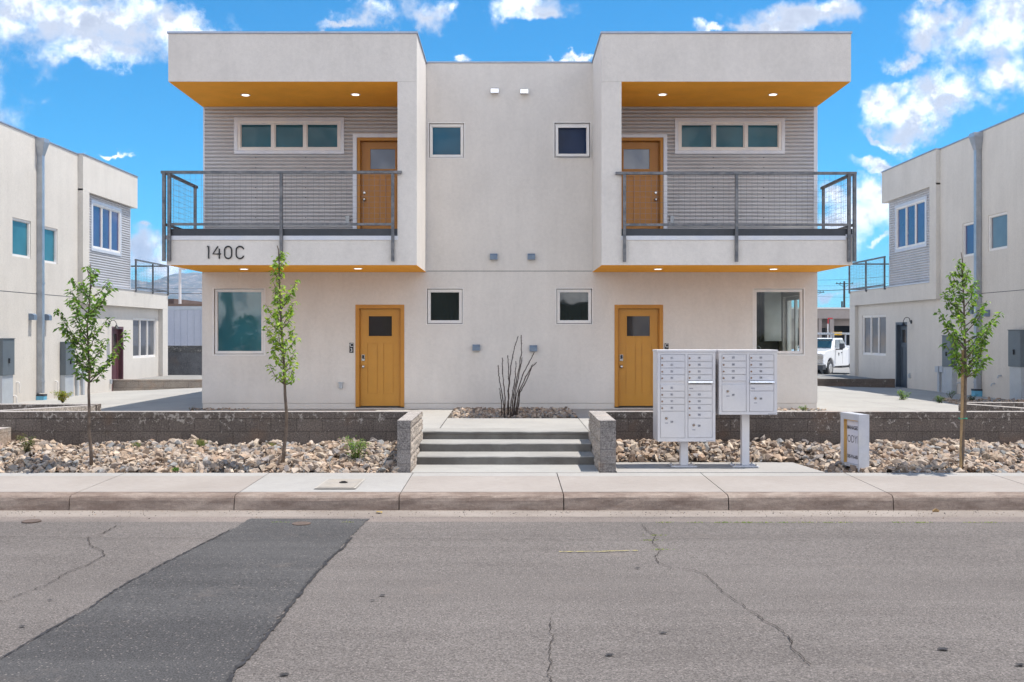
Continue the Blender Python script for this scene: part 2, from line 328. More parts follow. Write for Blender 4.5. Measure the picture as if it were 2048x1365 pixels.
class MB:
    def __init__(s, xf=None): s.v = []; s.f = []; s.m = []; s.mats = []; s.cur = 0; s.xf = xf; s.c = []
    def mat(s, m):
        if m not in s.mats: s.mats.append(m)
        s.cur = s.mats.index(m); return s
    def face(s, idx): s.f.append(tuple(idx)); s.m.append(s.cur)
    def pt(s, p):
        s.v.append(tuple(s.xf(*p)) if s.xf else tuple(p)); return len(s.v) - 1
    def box(s, a0, a1, b0, b1, c0, c1):
        i = [s.pt((a, b, c)) for a in (a0, a1) for b in (b0, b1) for c in (c0, c1)]
        for q in ((0, 1, 3, 2), (4, 6, 7, 5), (0, 4, 5, 1), (2, 3, 7, 6), (0, 2, 6, 4), (1, 5, 7, 3)): s.face([i[k] for k in q])
        return s
    def poly(s, pts): s.face([s.pt(p) for p in pts]); return s
    def prism(s, pts, h):      # pts: list of 3D points (planar), h: offset vector
        n = len(pts); a = [s.pt(p) for p in pts]; b = [s.pt(tuple(Vector(p) + Vector(h))) for p in pts]
        s.face(a); s.face(b[::-1])
        for k in range(n): s.face([a[k], a[(k + 1) % n], b[(k + 1) % n], b[k]])
        return s
    def tube(s, pts, rad, n=6, cap=True):
        pts = [Vector(p) for p in pts]; rs = rad if hasattr(rad, '__len__') else [rad] * len(pts)
        rings = []; up = None
        for k, p in enumerate(pts):
            t = (pts[min(k + 1, len(pts) - 1)] - pts[max(k - 1, 0)]); t = t.normalized() if t.length > 1e-9 else Vector((0, 0, 1))
            if up is None: up = Vector((0, 0, 1)) if abs(t.z) < .9 else Vector((1, 0, 0))
            a = t.cross(up).normalized(); bb = a.cross(t).normalized(); up = bb
            rings.append([s.pt(p + (a * math.cos(2 * math.pi * j / n + math.pi / 4) + bb * math.sin(2 * math.pi * j / n + math.pi / 4)) * rs[k]) for j in range(n)])
        for k in range(len(rings) - 1):
            for j in range(n): s.face([rings[k][j], rings[k][(j + 1) % n], rings[k + 1][(j + 1) % n], rings[k + 1][j]])
        if cap: s.face(rings[0][::-1]); s.face(rings[-1])
        return s
    def disc(s, c, axis, r, h, n=20):
        c = Vector(c); ax = Vector(axis).normalized(); return s.tube([c, c + ax * h], r, n)
    def grid(s, fn, us, vs):
        idx = [[s.pt(fn(u, v)) for v in vs] for u in us]
        for a in range(len(us) - 1):
            for b in range(len(vs) - 1): s.face([idx[a][b], idx[a + 1][b], idx[a + 1][b + 1], idx[a][b + 1]])
        return s
    def build(s, name, parent=None, m=None, smooth=False, bevel=0, fix=True, top=False):
        if m is not None: s.mats = [m]; s.m = [0] * len(s.f)
        me = bpy.data.meshes.new(name)
        off = Vector((0, 0, 0))
        if parent is not None:
            p = parent
            while p.parent: p = p.parent
            off = p.location.copy() if not p.get('_local') else Vector((0, 0, 0))
        V = np.array(s.v, dtype=float).reshape(-1, 3)
        if parent is None and len(V): off = Vector(((V[:, 0].min() + V[:, 0].max()) / 2, (V[:, 1].min() + V[:, 1].max()) / 2, V[:, 2].min()))
        V = V - np.array(off)
        me.from_pydata(V.tolist(), [], s.f)
        for mm in s.mats: me.materials.append(mm)
        if len(s.mats) > 1: me.polygons.foreach_set('material_index', s.m)
        if fix:
            bm = bmesh.new(); bm.from_mesh(me); bmesh.ops.recalc_face_normals(bm, faces=bm.faces); bm.to_mesh(me); bm.free()
        if smooth: me.polygons.foreach_set('use_smooth', [True] * len(me.polygons))
        me.update()
        o = bpy.data.objects.new(name, me); COL.objects.link(o)
        if parent is not None: o.parent = parent
        else: o.location = off
        if bevel:
            bv = o.modifiers.new('bevel', 'BEVEL'); bv.width = bevel; bv.segments = 2; bv.limit_method = 'ANGLE'
        if s.c:
            att = me.color_attributes.new('col', 'FLOAT_COLOR', 'POINT')
            att.data.foreach_set('color', np.array(s.c, dtype=float).ravel())
        return o
def tag(o, label=None, cat=None, group=None, kind=None):
    if label: o['label'] = label
    if cat: o['category'] = cat
    if group: o['group'] = group
    if kind: o['kind'] = kind
    return o
def empty(name, loc, label, cat, group=None, rz=0, local=False):
    o = bpy.data.objects.new(name, None); COL.objects.link(o); o.location = loc; o.rotation_euler = (0, 0, rz); o.empty_display_size = .2
    if local: o['_local'] = 1
    return tag(o, label, cat, group)
def struct(name, mb, m=None, **k): return tag(mb.build(name, None, m, **k), kind='structure')
def text_obj(name, s, size, m, parent, mtx, ext=.002, sx=1.0, align='CENTER', off=0.0):
    cu = bpy.data.curves.new(name, 'FONT'); cu.body = s; cu.size = size; cu.extrude = ext; cu.align_x = align; cu.align_y = 'CENTER'; cu.resolution_u = 3; cu.offset = off
    tmp = bpy.data.objects.new(name + '_t', cu); COL.objects.link(tmp)
    bpy.context.view_layer.update()
    me = bpy.data.meshes.new_from_object(tmp.evaluated_get(bpy.context.evaluated_depsgraph_get()))
    bpy.data.objects.remove(tmp); me.name = name
    p = parent
    while p.parent: p = p.parent
    off = Matrix.Identity(4) if p.get('_local') else Matrix.Translation(-p.location)
    me.transform(off @ mtx @ Matrix.Diagonal((sx, 1, 1, 1)))
    me.materials.clear(); me.materials.append(m)
    o = bpy.data.objects.new(name, me); COL.objects.link(o); o.parent = parent
    return o
def front_mtx(x, y, z): return Matrix.Translation((x, y, z)) @ Matrix.Rotation(R(90), 4, 'X')
def holes_wall(mb, u0, u1, v0, v1, q0, q1, holes):
    """slab between q0 (back) and q1 (front) with rectangular openings (u0,u1,v0,v1)"""
    us = sorted({u0, u1, *[h[k] for h in holes for k in (0, 1)]}); vs = sorted({v0, v1, *[h[k] for h in holes for k in (2, 3)]})
    us = [u for u in us if u0 <= u <= u1]; vs = [v for v in vs if v0 <= v <= v1]
    def solid(i, j):
        if i < 0 or j < 0 or i >= len(us) - 1 or j >= len(vs) - 1: return False
        cu, cv = (us[i] + us[i + 1]) / 2, (vs[j] + vs[j + 1]) / 2
        return not any(h[0] < cu < h[1] and h[2] < cv < h[3] for h in holes)
    idx = {}
    def P(i, j, q):
        k = (i, j, q)
        if k not in idx: idx[k] = mb.pt((us[i], vs[j], q))
        return idx[k]
    for i in range(len(us) - 1):
        for j in range(len(vs) - 1):
            if not solid(i, j): continue
            for q in (q0, q1): mb.face([P(i, j, q), P(i + 1, j, q), P(i + 1, j + 1, q), P(i, j + 1, q)])
            for (di, dj, a, b) in ((-1, 0, (i, j), (i, j + 1)), (1, 0, (i + 1, j), (i + 1, j + 1)), (0, -1, (i, j), (i + 1, j)), (0, 1, (i, j + 1), (i + 1, j + 1))):
                if not solid(i + di, j + dj): mb.face([P(*a, q0), P(*b, q0), P(*b, q1), P(*a, q1)])
def window(parent, xf, u0, u1, v0, v1, gl, panes=None, q=-.06, fw=.065, trim=None, trim_q=.0, fmat=None, tilt=0.0, sill=False):
    """vinyl frame with panes (list of fractions for the mullions)"""
    fm = fmat or M_VIN
    mb = MB(xf).mat(fm)
    qf = q + .045
    mb.box(u0, u1, v0, v0 + fw, q - .02, qf); mb.box(u0, u1, v1 - fw, v1, q - .02, qf)
    mb.box(u0, u0 + fw, v0 + fw, v1 - fw, q - .02, qf); mb.box(u1 - fw, u1, v0 + fw, v1 - fw, q - .02, qf)
    cuts = [u0 + fw] + [u0 + (u1 - u0) * f for f in (panes or [])] + [u1 - fw]
    mw = .028
    for c in cuts[1:-1]: mb.box(c - mw, c + mw, v0 + fw, v1 - fw, q - .018, qf - .006)
    o = mb.build('window', parent)
    # second, thinner sash line for depth
    for k in range(len(cuts) - 1):
        a = cuts[k] + (mw if k > 0 else 0); b = cuts[k + 1] - (mw if k < len(cuts) - 2 else 0)
        dq = .0 if k % 2 == 0 else -.006
        s = .022 if panes else .012
        sb = MB(xf); sb.box(a, b, v0 + fw, v0 + fw + s, q - .016, q + .022 + dq); sb.box(a, b, v1 - fw - s, v1 - fw, q - .016, q + .022 + dq)
        sb.box(a, a + s, v0 + fw + s, v1 - fw - s, q - .016, q + .022 + dq); sb.box(b - s, b, v0 + fw + s, v1 - fw - s, q - .016, q + .022 + dq)
        sb.build('sash', o, fm)
        MB(xf).box(a + s, b - s, v0 + fw + s, v1 - fw - s, q - .01, q + .002).build('pane', o, gl)
    if trim:
        tb = MB(xf); w_ = trim; tq = trim_q
        tb.box(u0 - w_, u1 + w_, v1, v1 + w_, tq - .05, tq); tb.box(u0 - w_, u1 + w_, v0 - w_, v0, tq - .05, tq)
        tb.box(u0 - w_, u0, v0, v1, tq - .05, tq); tb.box(u1, u1 + w_, v0, v1, tq - .05, tq)
        tb.build('trim', o, M_TRIM, bevel=.004)
    return o
def door(parent, xf, u0, u1, v0, v1, pm, fm, gl, q=-.10, knob='l', lock=False, fw=.075, qf=.012):
    """craftsman door: frame, slab with recessed light and two vertical panels"""
    f = MB(xf); f.box(u0, u0 + fw, v0, v1, q - .03, qf); f.box(u1 - fw, u1, v0, v1, q - .03, qf); f.box(u0 + fw, u1 - fw, v1 - fw * 1.05, v1, q - .03, qf)
    f.box(u0 + fw, u0 + fw + .018, v0, v1 - fw, q - .03, q + .03); f.box(u1 - fw - .018, u1 - fw, v0, v1 - fw, q - .03, q + .03)
    d = MB(xf); a, b, t0, t1 = u0 + fw + .022, u1 - fw - .022, v0 + .012, v1 - fw * 1.05 - .006
    W_ = b - a; H_ = t1 - t0
    g0, g1 = a + W_ * .205, b - W_ * .205; h1 = t1 - H_ * .075; h0 = t1 - H_ * .28
    p0, p1 = t0 + H_ * .125, t1 - H_ * .355
    k0, k1, k2, k3 = a + W_ * .17, a + W_ * .44, a + W_ * .575, a + W_ * .845
    holes = [(g0, g1, h0, h1), (k0, k1, p0, p1), (k2, k3, p0, p1)]
    holes_wall(d, a, b, t0, t1, q - .02, q + .012, holes)
    for (x0, x1) in ((k0, k1), (k2, k3)):
        d.box(x0, x1, p0, p1, q - .02, q - .001)
        d.box(x0 + .02, x1 - .02, p0 + .02, p1 - .02, q - .001, q + .006)
    # raised moulding around the light
    m = .022
    d.box(g0 - m, g1 + m, h1, h1 + m, q + .013, q + .024); d.box(g0 - m, g1 + m, h0 - m, h0, q + .013, q + .024)
    d.box(g0 - m, g0, h0, h1, q + .013, q + .024); d.box(g1, g1 + m, h0, h1, q + .013, q + .024)
    o = d.build('door', parent, pm)
    f.build('door_frame', o, fm)
    MB(xf).box(g0, g1, h0, h1, q - .012, q + .001).build('pane', o, gl)
    ux = a + .055 if knob == 'l' else b - .055
    kb = MB(xf); c = (ux, t0 + H_ * .405)
    def knobm(cu, cv, r):
        kb.disc((0, 0, 0), (0, 0, 1), 0.0001, .0001, 3)
        ring = MB()
        pts = [(0, r * .9, 0), (.012, r * .9, 0), (.014, r * .4, 0), (.035, r * .4, 0), (.042, r, 0), (.06, r * .85, 0), (.066, r * .3, 0)]
        n = 12; rows = [[kb.pt((cu + rr * math.cos(2 * math.pi * j / n), cv + rr * math.sin(2 * math.pi * j / n), q + .012 + qq)) for j in range(n)] for qq, rr, _ in pts]
        for k in range(len(rows) - 1):
            for j in range(n): kb.face([rows[k][j], rows[k][(j + 1) % n], rows[k + 1][(j + 1) % n], rows[k + 1][j]])
        kb.face(rows[-1])
    kb.v = []; kb.f = []; kb.m = []
    rows = []
    def kn(cu, cv, r, full=True):
        pts = [(0, r), (.01, r), (.014, r * .5), (.03, r * .45), (.038, r * .95), (.055, r * .85), (.06, r * .3)] if full else [(0, r), (.016, r), (.022, r * .8), (.024, r * .2)]
        n = 12; rw = [[kb.pt((cu + rr * math.cos(2 * math.pi * j / n), cv + rr * math.sin(2 * math.pi * j / n), q + .0125 + qq)) for j in range(n)] for qq, rr in pts]
        for k in range(len(rw) - 1):
            for j in range(n): kb.face([rw[k][j], rw[k][(j + 1) % n], rw[k + 1][(j + 1) % n], rw[k + 1][j]])
        kb.face(rw[-1])
    kn(ux, c[1], .036)
    kb.build('knob', o, M_CHROME, smooth=True)
    if lock:
        lb = MB(xf).mat(M_CHROME); lb.box(ux - .033, ux + .033, c[1] + .12, c[1] + .25, q + .0125, q + .03)
        lb.mat(M_BLK); lb.box(ux - .022, ux + .022, c[1] + .165, c[1] + .24, q + .031, q + .036); lb.build('keypad', o)
    else:
        kb = MB(xf); kn(ux, c[1] + .14, .03, False); kb.build('deadbolt', o, M_CHROME)
    return o
def corrugated(parent, xf, u0, u1, v0, v1, holes, name='corrugated_siding', amp=.017, pitch=.077):
    mb = MB(xf); vs = []
    n = int(round((v1 - v0) / pitch * 10))
    k0 = math.ceil(v0 / pitch * 10); vs = [v0] + [k * pitch / 10 for k in range(k0, int(v1 / pitch * 10) + 1) if k * pitch / 10 > v0 + 1e-4] + [v1]
    us = sorted({u0, u1, *[min(max(h[k], u0), u1) for h in holes for k in (0, 1)]})
    for a, b in zip(us[:-1], us[1:]):
        seg = []
        for v in vs + [None]:
            blocked = v is None or any(h[0] < (a + b) / 2 < h[1] and h[2] - .001 < v < h[3] + .001 for h in holes)
            if blocked:
                if len(seg) > 1:
                    ia = [mb.pt((a, t, 2 * amp * abs(math.sin(math.pi * t / pitch)) ** .75)) for t in seg]; ib = [mb.pt((b, t, 2 * amp * abs(math.sin(math.pi * t / pitch)) ** .75)) for t in seg]
                    for k in range(len(seg) - 1): mb.face([ia[k], ib[k], ib[k + 1], ia[k + 1]])
                seg = []
            else: seg.append(v)
    return mb.build(name, parent, M_COR, fix=False)
def wire_panel(mb, p0, p1, z0, z1, step=.104, r=.0023):
    """welded wire grid between two points on plan"""
    p0 = Vector(p0); p1 = Vector(p1); L = (p1 - p0).length; n = max(1, int(L / step))
    for k in range(1, n + 1):
        c = p0.lerp(p1, (k * step - step / 2) / L)
        mb.tube([(c.x, c.y, z0), (c.x, c.y, z1)], r, 4, False)
    z = z0 + step * .8
    while z < z1: mb.tube([(p0.x, p0.y, z), (p1.x, p1.y, z)], r, 4, False); z += step
def sqbar(mb, a, b, t=.05):
    """square tube between two points, sides square to the world axes"""
    a = Vector(a); b = Vector(b); h = t / 2
    if abs(a.x - b.x) < 1e-6 and abs(a.y - b.y) < 1e-6: mb.box(a.x - h, a.x + h, a.y - h, a.y + h, min(a.z, b.z), max(a.z, b.z))
    elif abs(a.z - b.z) < 1e-6 and abs(a.y - b.y) < 1e-6: mb.box(min(a.x, b.x), max(a.x, b.x), a.y - h, a.y + h, a.z - h, a.z + h)
    else: mb.box(a.x - h, a.x + h, min(a.y, b.y), max(a.y, b.y), a.z - h, a.z + h)
def railing(parent, posts_front, yf, corner_x, y_rear, z_top, z_bot, z_foot, rail0, rail1, sign):
    """balcony railing: front run along x, return run along y at corner_x"""
    root = MB(); sqbar(root, (rail0, yf, z_top), (rail1, yf, z_top), .052)
    a, b = (min(corner_x, posts_front[-1]), max(corner_x, posts_front[-1]))
    o = root.build('balcony_railing', parent, M_STEEL, bevel=.003)
    lo, hi = min(posts_front), max(posts_front)
    m = MB(); ps = sorted(posts_front)
    for a, b in zip(ps[:-1], ps[1:]): sqbar(m, (a + .03, yf, z_bot), (b - .03, yf, z_bot), .045)
    m.build('bottom_rail', o, M_STEEL)
    for x in posts_front:
        pm = MB(); sqbar(pm, (x, yf, z_foot), (x, yf, z_top - .028), .056); 
        for zz in (z_foot + .06, z_foot + .30, z_foot + .45): pm.disc((x, yf - .029, zz), (0, -1, 0), .011, .008, 8)
        pm.build('post', o, M_STEEL)
    s = MB(); xr = corner_x
    sqbar(s, (xr, yf - .03, z_foot), (xr, yf - .03, z_top - .028), .056); s.build('post', o, M_STEEL)
    s = MB(); sqbar(s, (xr, y_rear, z_bot - .12), (xr, y_rear, z_top - .028), .05); s.build('post', o, M_STEEL)
    s = MB(); sqbar(s, (xr, yf + .03, z_top), (xr, y_rear + .12, z_top), .052); sqbar(s, (xr, yf + .03, z_bot), (xr, y_rear - .03, z_bot), .045)
    s.build('return_rail', o, M_STEEL)
    wm = MB()
    for a, b in zip(ps[:-1], ps[1:]): wire_panel(wm, (a + .03, yf, 0), (b - .03, yf, 0), z_bot + .02, z_top - .03)
    wire_panel(wm, (xr, yf + .03, 0), (xr, y_rear - .03, 0), z_bot + .02, z_top - .03)
    wm.build('wire_mesh', o, M_WIRE, fix=False)
    return o
def hood_vent(parent, xf, u, v, m, w_=.15, h_=.13, d_=.11):
    mb = MB(xf)
    a, b = u - w_ / 2, u + w_ / 2
    # sloped hood
    pts = [(a, v + h_ / 2, .0), (a, v - h_ / 2, .0), (a, v - h_ / 2, d_), (a, v + h_ / 2 - .04, d_), (a, v + h_ / 2, d_ * .55)]
    mb.prism(pts, (w_, 0, 0))
    return mb.build('vent_hood', parent, m)

# ------------------------------------------------------------------ ground, road, kerb, pavement
random.seed(4)
g = MB().poly([(-4000, -400, -.95), (4000, -400, -.95), (4000, 6000, -.95), (-4000, 6000, -.95)]); struct('ground', g, M_GROUND)
ROADZ = -.665
def road_z(y):    # gentle crown
    return ROADZ + max(0.0, min(1.0, (-9.2 - y) / 6.0)) * .02
rd = MB().grid(lambda x, y: (x, y, road_z(y)), [-60, 60], [-24, -20, -16, -15.2, -14, -13, -12, -11, -10, -9.56]); struct('road', rd, M_ASP, fix=False)
rs = MB().grid(lambda x, y: (x, y, ROADZ - .003 + .004 * (y > -9.4)), [-60, 60], [-9.56, -9.24]); struct('road_edge', rs, M_ASPE, fix=False)
# patch: a trench repair crossing the road obliquely; ragged edge
def rz(px, py):
    p = onz(px, py, ROADZ + .01); return Vector((p.x, p.y, road_z(p.y)))
L_edge = [(500, 1037), (466, 1058), (430, 1077), (398, 1093), (330, 1128), (258, 1167), (225, 1188), (190, 1213), (140, 1242), (90, 1270), (30, 1306), (-40, 1345), (-160, 1410)]
R_edge = [(738, 1037), (718, 1058), (700, 1075), (680, 1098), (655, 1118), (628, 1150), (602, 1182), (560, 1235), (520, 1285), (470, 1345), (450, 1372), (400, 1430), (370, 1470)]
def ragged(line, amp, seed, n=14):
    rnd = random.Random(seed); out = []
    for (a, b) in zip(line[:-1], line[1:]):
        A, B = rz(*a), rz(*b)
        for k in range(n):
            p = A.lerp(B, k / n); out.append(Vector((p.x + rnd.gauss(0, amp), p.y + rnd.gauss(0, amp * .5), road_z(p.y))))
    out.append(rz(*line[-1])); return out
Lp, Rp = ragged(L_edge, .008, 1), ragged(R_edge, .008, 2)
def strip(name, A, B, m, lift):
    mb = MB(); ia = [mb.pt((p.x, p.y, p.z + lift)) for p in A]; ib = [mb.pt((p.x, p.y, p.z + lift)) for p in B]
    for k in range(len(A) - 1): mb.face([ia[k], ib[k], ib[k + 1], ia[k + 1]])
    return struct(name, mb, m, fix=False)
strip('road_patch', Lp, Rp, M_ASP2, .006)
def seam(name, line, w_, m, lift, seed, amp=.01, n=8, jitter_w=.45):
    rnd = random.Random(seed); c = []
    for (a, b) in zip(line[:-1], line[1:]):
        A, B = rz(*a), rz(*b)
        k = max(2, int((B - A).length / .035))
        for j in range(k): c.append(A.lerp(B, j / k))
    c.append(rz(*line[-1])); A = []; B = []; ox = oy = 0
    for i, p in enumerate(c):
        t = (c[min(i + 1, len(c) - 1)] - c[max(i - 1, 0)]); nrm = Vector((-t.y, t.x, 0)).normalized() if t.length > 0 else Vector((1, 0, 0))
        ox = ox * .7 + rnd.gauss(0, amp); q = p + nrm * ox; h = w_ / 2 * max(.15, 1 + rnd.gauss(0, jitter_w))
        A.append(q - nrm * h); B.append(q + nrm * h)
    return strip(name, A, B, m, lift)
seam('patch_seam', [(a - 2, b) for a, b in L_edge[1:]], .018, M_TAR2, .010, 5, .0035)
seam('patch_seam', [(a + 4, b) for a, b in R_edge[2:]], .024, M_TAR2, .010, 6, .004)
seam('road_crack', [(1284, 1050), (1295, 1062), (1312, 1072), (1306, 1085), (1312, 1093), (1323, 1102), (1310, 1113), (1318, 1128), (1345, 1137), (1385, 1142), (1412, 1153), (1432, 1172), (1452, 1192), (1480, 1212), (1510, 1232), (1545, 1255), (1578, 1275), (1585, 1295), (1600, 1315), (1622, 1335)], .0065, M_TAR, .012, 7, .006)
seam('road_crack', [(232, 1052), (205, 1068), (175, 1075), (180, 1092), (205, 1102), (210, 1113), (180, 1128), (140, 1145), (110, 1162), (70, 1182), (10, 1203), (-30, 1215)], .007, M_TAR, .012, 8, .006)
seam('road_crack', [(770, 1078), (860, 1079), (950, 1080), (1060, 1079), (1170, 1080), (1300, 1080), (1450, 1078), (1620, 1083)], .006, M_TAR, .012, 9, .006)
seam('road_crack', [(1104, 1240), (1100, 1275), (1106, 1310), (1098, 1345), (1103, 1390)], .006, M_TAR, .012, 10, .010)
seam('road_crack', [(-40, 1074), (90, 1075), (240, 1078), (330, 1077), (440, 1079)], .007, M_TAR, .012, 19, .006)
seam('paint_mark', [(1118, 1105), (1150, 1105), (1200, 1105), (1240, 1103), (1276, 1103)], .016, M_YEL, .012, 11, .004, jitter_w=.7)
ob = MB()
for (px, py, r) in ((765, 1194, .05), (745, 1204, .035), (570, 1355, .06), (1326, 1270, .05), (1220, 1315, .06), (1885, 1303, .07), (2040, 1335, .06), (100, 1203, .04), (45, 1257, .05), (1275, 1138, .05), (480, 1180, .03)):
    p = rz(px, py); rnd = random.Random(px); r *= .62
    ob.poly([(p.x + r * rnd.uniform(.6, 1.2) * math.cos(a), p.y + r * .6 * rnd.uniform(.6, 1.2) * math.sin(a), p.z + .0125) for a in [k * math.pi / 6 for k in range(12)]])
struct('oil_spots', ob, M_TAR2, fix=False)
# gutter pan, kerb, pavement
struct('gutter', MB().grid(lambda x, y: (x, y, ROADZ + .002 + (y + 9.24) * .0), [-60, 60], [-9.245, -8.80]), M_GUT, fix=False)
prof = [(-8.82, -.72), (-8.818, -.66), (-8.806, -.545), (-8.796, -.512), (-8.775, -.492), (-8.74, -.483), (-8.56, -.48), (-8.56, -.72)]
JX = [-1.345 + 2.01 * k for k in range(-12, 14)]
kb = MB()
for a, b in zip(JX[:-1], JX[1:]):
    nx = 8; rnd = random.Random(int(a * 100))
    rings = []
    for k in range(nx + 1):
        x = a + .006 + (b - a - .012) * k / nx
        rings.append([kb.pt((x, y + rnd.gauss(0, .003), z + rnd.gauss(0, .0018))) for y, z in prof])
    for r0, r1 in zip(rings[:-1], rings[1:]):
        for j in range(len(prof)): kb.face([r0[j], r0[(j + 1) % len(prof)], r1[(j + 1) % len(prof)], r1[j]])
    kb.face(rings[0]); kb.face(rings[-1][::-1])
struct('curb', kb, M_CURB, smooth=False)
struct('pavement_base', MB().box(-60, 60, -8.56, -5.2, -.9, -.52), M_SOIL)
SWB, SWF = -6.98, -8.552
pv = MB(); 
def swz(y): return -.478 + (y - SWF) / (SWB - SWF) * .023
def slab(mb, x0, x1, y0, y1, z_of, th=.09):
    v = [(x0, y0), (x1, y0), (x1, y1), (x0, y1)]
    a = [mb.pt((x, y, z_of(y))) for x, y in v]; b = [mb.pt((x, y, z_of(y) - th)) for x, y in v]
    mb.face(a); mb.face(b[::-1])
    for k in range(4): mb.face([a[k], b[k], b[(k + 1) % 4], a[(k + 1) % 4]])
new = MB(); strp = MB()
for a, b in zip(JX[:-1], JX[1:]):
    is_new = abs(a + 3.355) < .1
    slab(new if is_new else pv, a + .006, b - .006, SWF, SWB - .30, swz)
    slab(strp, a + .006, b - .006, SWB - .296, SWB, swz)
struct('sidewalk', pv, M_SIDE); struct('sidewalk_panel', new, M_SIDEN); struct('sidewalk_strip', strp, M_SIDEN)
# mailbox pad
struct('mailbox_pad', MB().prism([(1.512, SWB + .004, -.448), (4.42, SWB + .004, -.448), (4.27, -5.87, -.448), (1.512, -5.87, -.448)], (0, 0, -.1)), M_SIDEN)

# courtyard surface
def cz(x, y):
    t = max(0.0, min(1.0, (abs(x) - 6.4) / 6.1))
    tgt = (-.30 - .011 * (y - 6)) if x < 0 else (-.16 - .010 * (y - 4))
    return -.075 * (1 - t) + tgt * t
STX0, STX1 = -1.372, 1.260
ys = [-5.05, -4, -3, -2.3, -1, 0, 2, 4, 6, 8, 10, 12, 14, 16, 18]
def court(x0, x1, y0, y1, nx=8, ny=8):
    mb = MB(); mb.grid(lambda x, y: (x, y, cz(x, y)), [x0 + (x1 - x0) * k / nx for k in range(nx + 1)], [y0 + (y1 - y0) * k / ny for k in range(ny + 1)]); return mb
M_GAP = mat('joint_dirt', (.1, .085, .07), .95, fn=mottled((.1, .085, .07), .2, 9, 30, 0))
pl = MB()
G_ = .006
for (x0, x1, y0, y1, nx, ny) in ((-6.45, -3.4, -5.06, 0, 4, 4), (-3.4, -1.15, -5.06, 0, 3, 4), (-1.15, 1.28, -5.04, -2.32, 3, 3), (1.28, 3.2, -5.06, 0, 3, 4), (3.2, 6.45, -5.06, 0, 4, 4),
    (-20, -9.6, -5.06, 3, 6, 6), (-9.6, -6.45, -5.06, 3, 5, 6), (6.45, 8.4, -5.06, 3, 4, 6), (8.4, 20, -5.06, 3, 6, 6),
    (-20, -6.45, 3, 9, 8, 5), (6.45, 20, 3, 9, 8, 5), (-20, -6.45, 9, 18.5, 8, 5), (6.45, 20, 9, 18.5, 8, 5)):
    pl.grid(lambda x, y: (x, y, cz(x, y)), [x0 + G_ + (x1 - x0 - 2 * G_) * k / nx for k in range(nx + 1)], [y0 + G_ + (y1 - y0 - 2 * G_) * k / ny for k in range(ny + 1)])
struct('courtyard_paving', pl, M_WALK, fix=False)
pb = MB(); pb.grid(lambda x, y: (x, y, cz(x, y) - .03), [-20, -13, -10, -6.4, -2, 2, 6.4, 10, 13, 20], [-5.06, 0, 4, 8, 12, 18.5]); struct('courtyard_subbase', pb, M_GAP, fix=False)
struct('landing_slab', MB().box(STX0 + .002, STX1 - .002, -5.0, -4.95, -.60, -.085), M_STEP)
struct('parking_lot', MB().grid(lambda x, y: (x, y, -.58 - .0005 * (y - 18)), [-90, 90], [18.4, 60, 160]), M_LOT, fix=False)

# steps
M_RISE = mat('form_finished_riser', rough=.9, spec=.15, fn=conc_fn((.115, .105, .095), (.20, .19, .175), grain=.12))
def stepbox(mb, y0, y1, ztop, seed):
    rnd = random.Random(seed); n = 14; r = []
    for k in range(n + 1):
        x = STX0 + .002 + (STX1 - STX0 - .004) * k / n; e = rnd.gauss(0, .002)
        r.append([mb.pt(p) for p in ((x, y0, -.62), (x, y0 + rnd.gauss(0, .002), ztop - .022 + e), (x, y0 + .008, ztop - .008 + e), (x, y0 + .028, ztop), (x, y1, ztop), (x, y1, -.62))])
    for a, b in zip(r[:-1], r[1:]):
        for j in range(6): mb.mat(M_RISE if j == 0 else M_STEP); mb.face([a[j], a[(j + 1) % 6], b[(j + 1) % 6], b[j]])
    mb.face(r[0]); mb.face(r[-1][::-1])
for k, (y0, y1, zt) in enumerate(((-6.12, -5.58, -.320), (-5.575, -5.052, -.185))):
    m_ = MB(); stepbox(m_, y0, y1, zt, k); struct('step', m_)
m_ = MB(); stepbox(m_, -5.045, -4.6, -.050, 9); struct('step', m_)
struct('walk_to_steps', MB().grid(lambda x, y: (x, y, -.452), [STX0 - .0, STX1 + .0], [SWB + .002, -6.10]), M_WALK, fix=False)

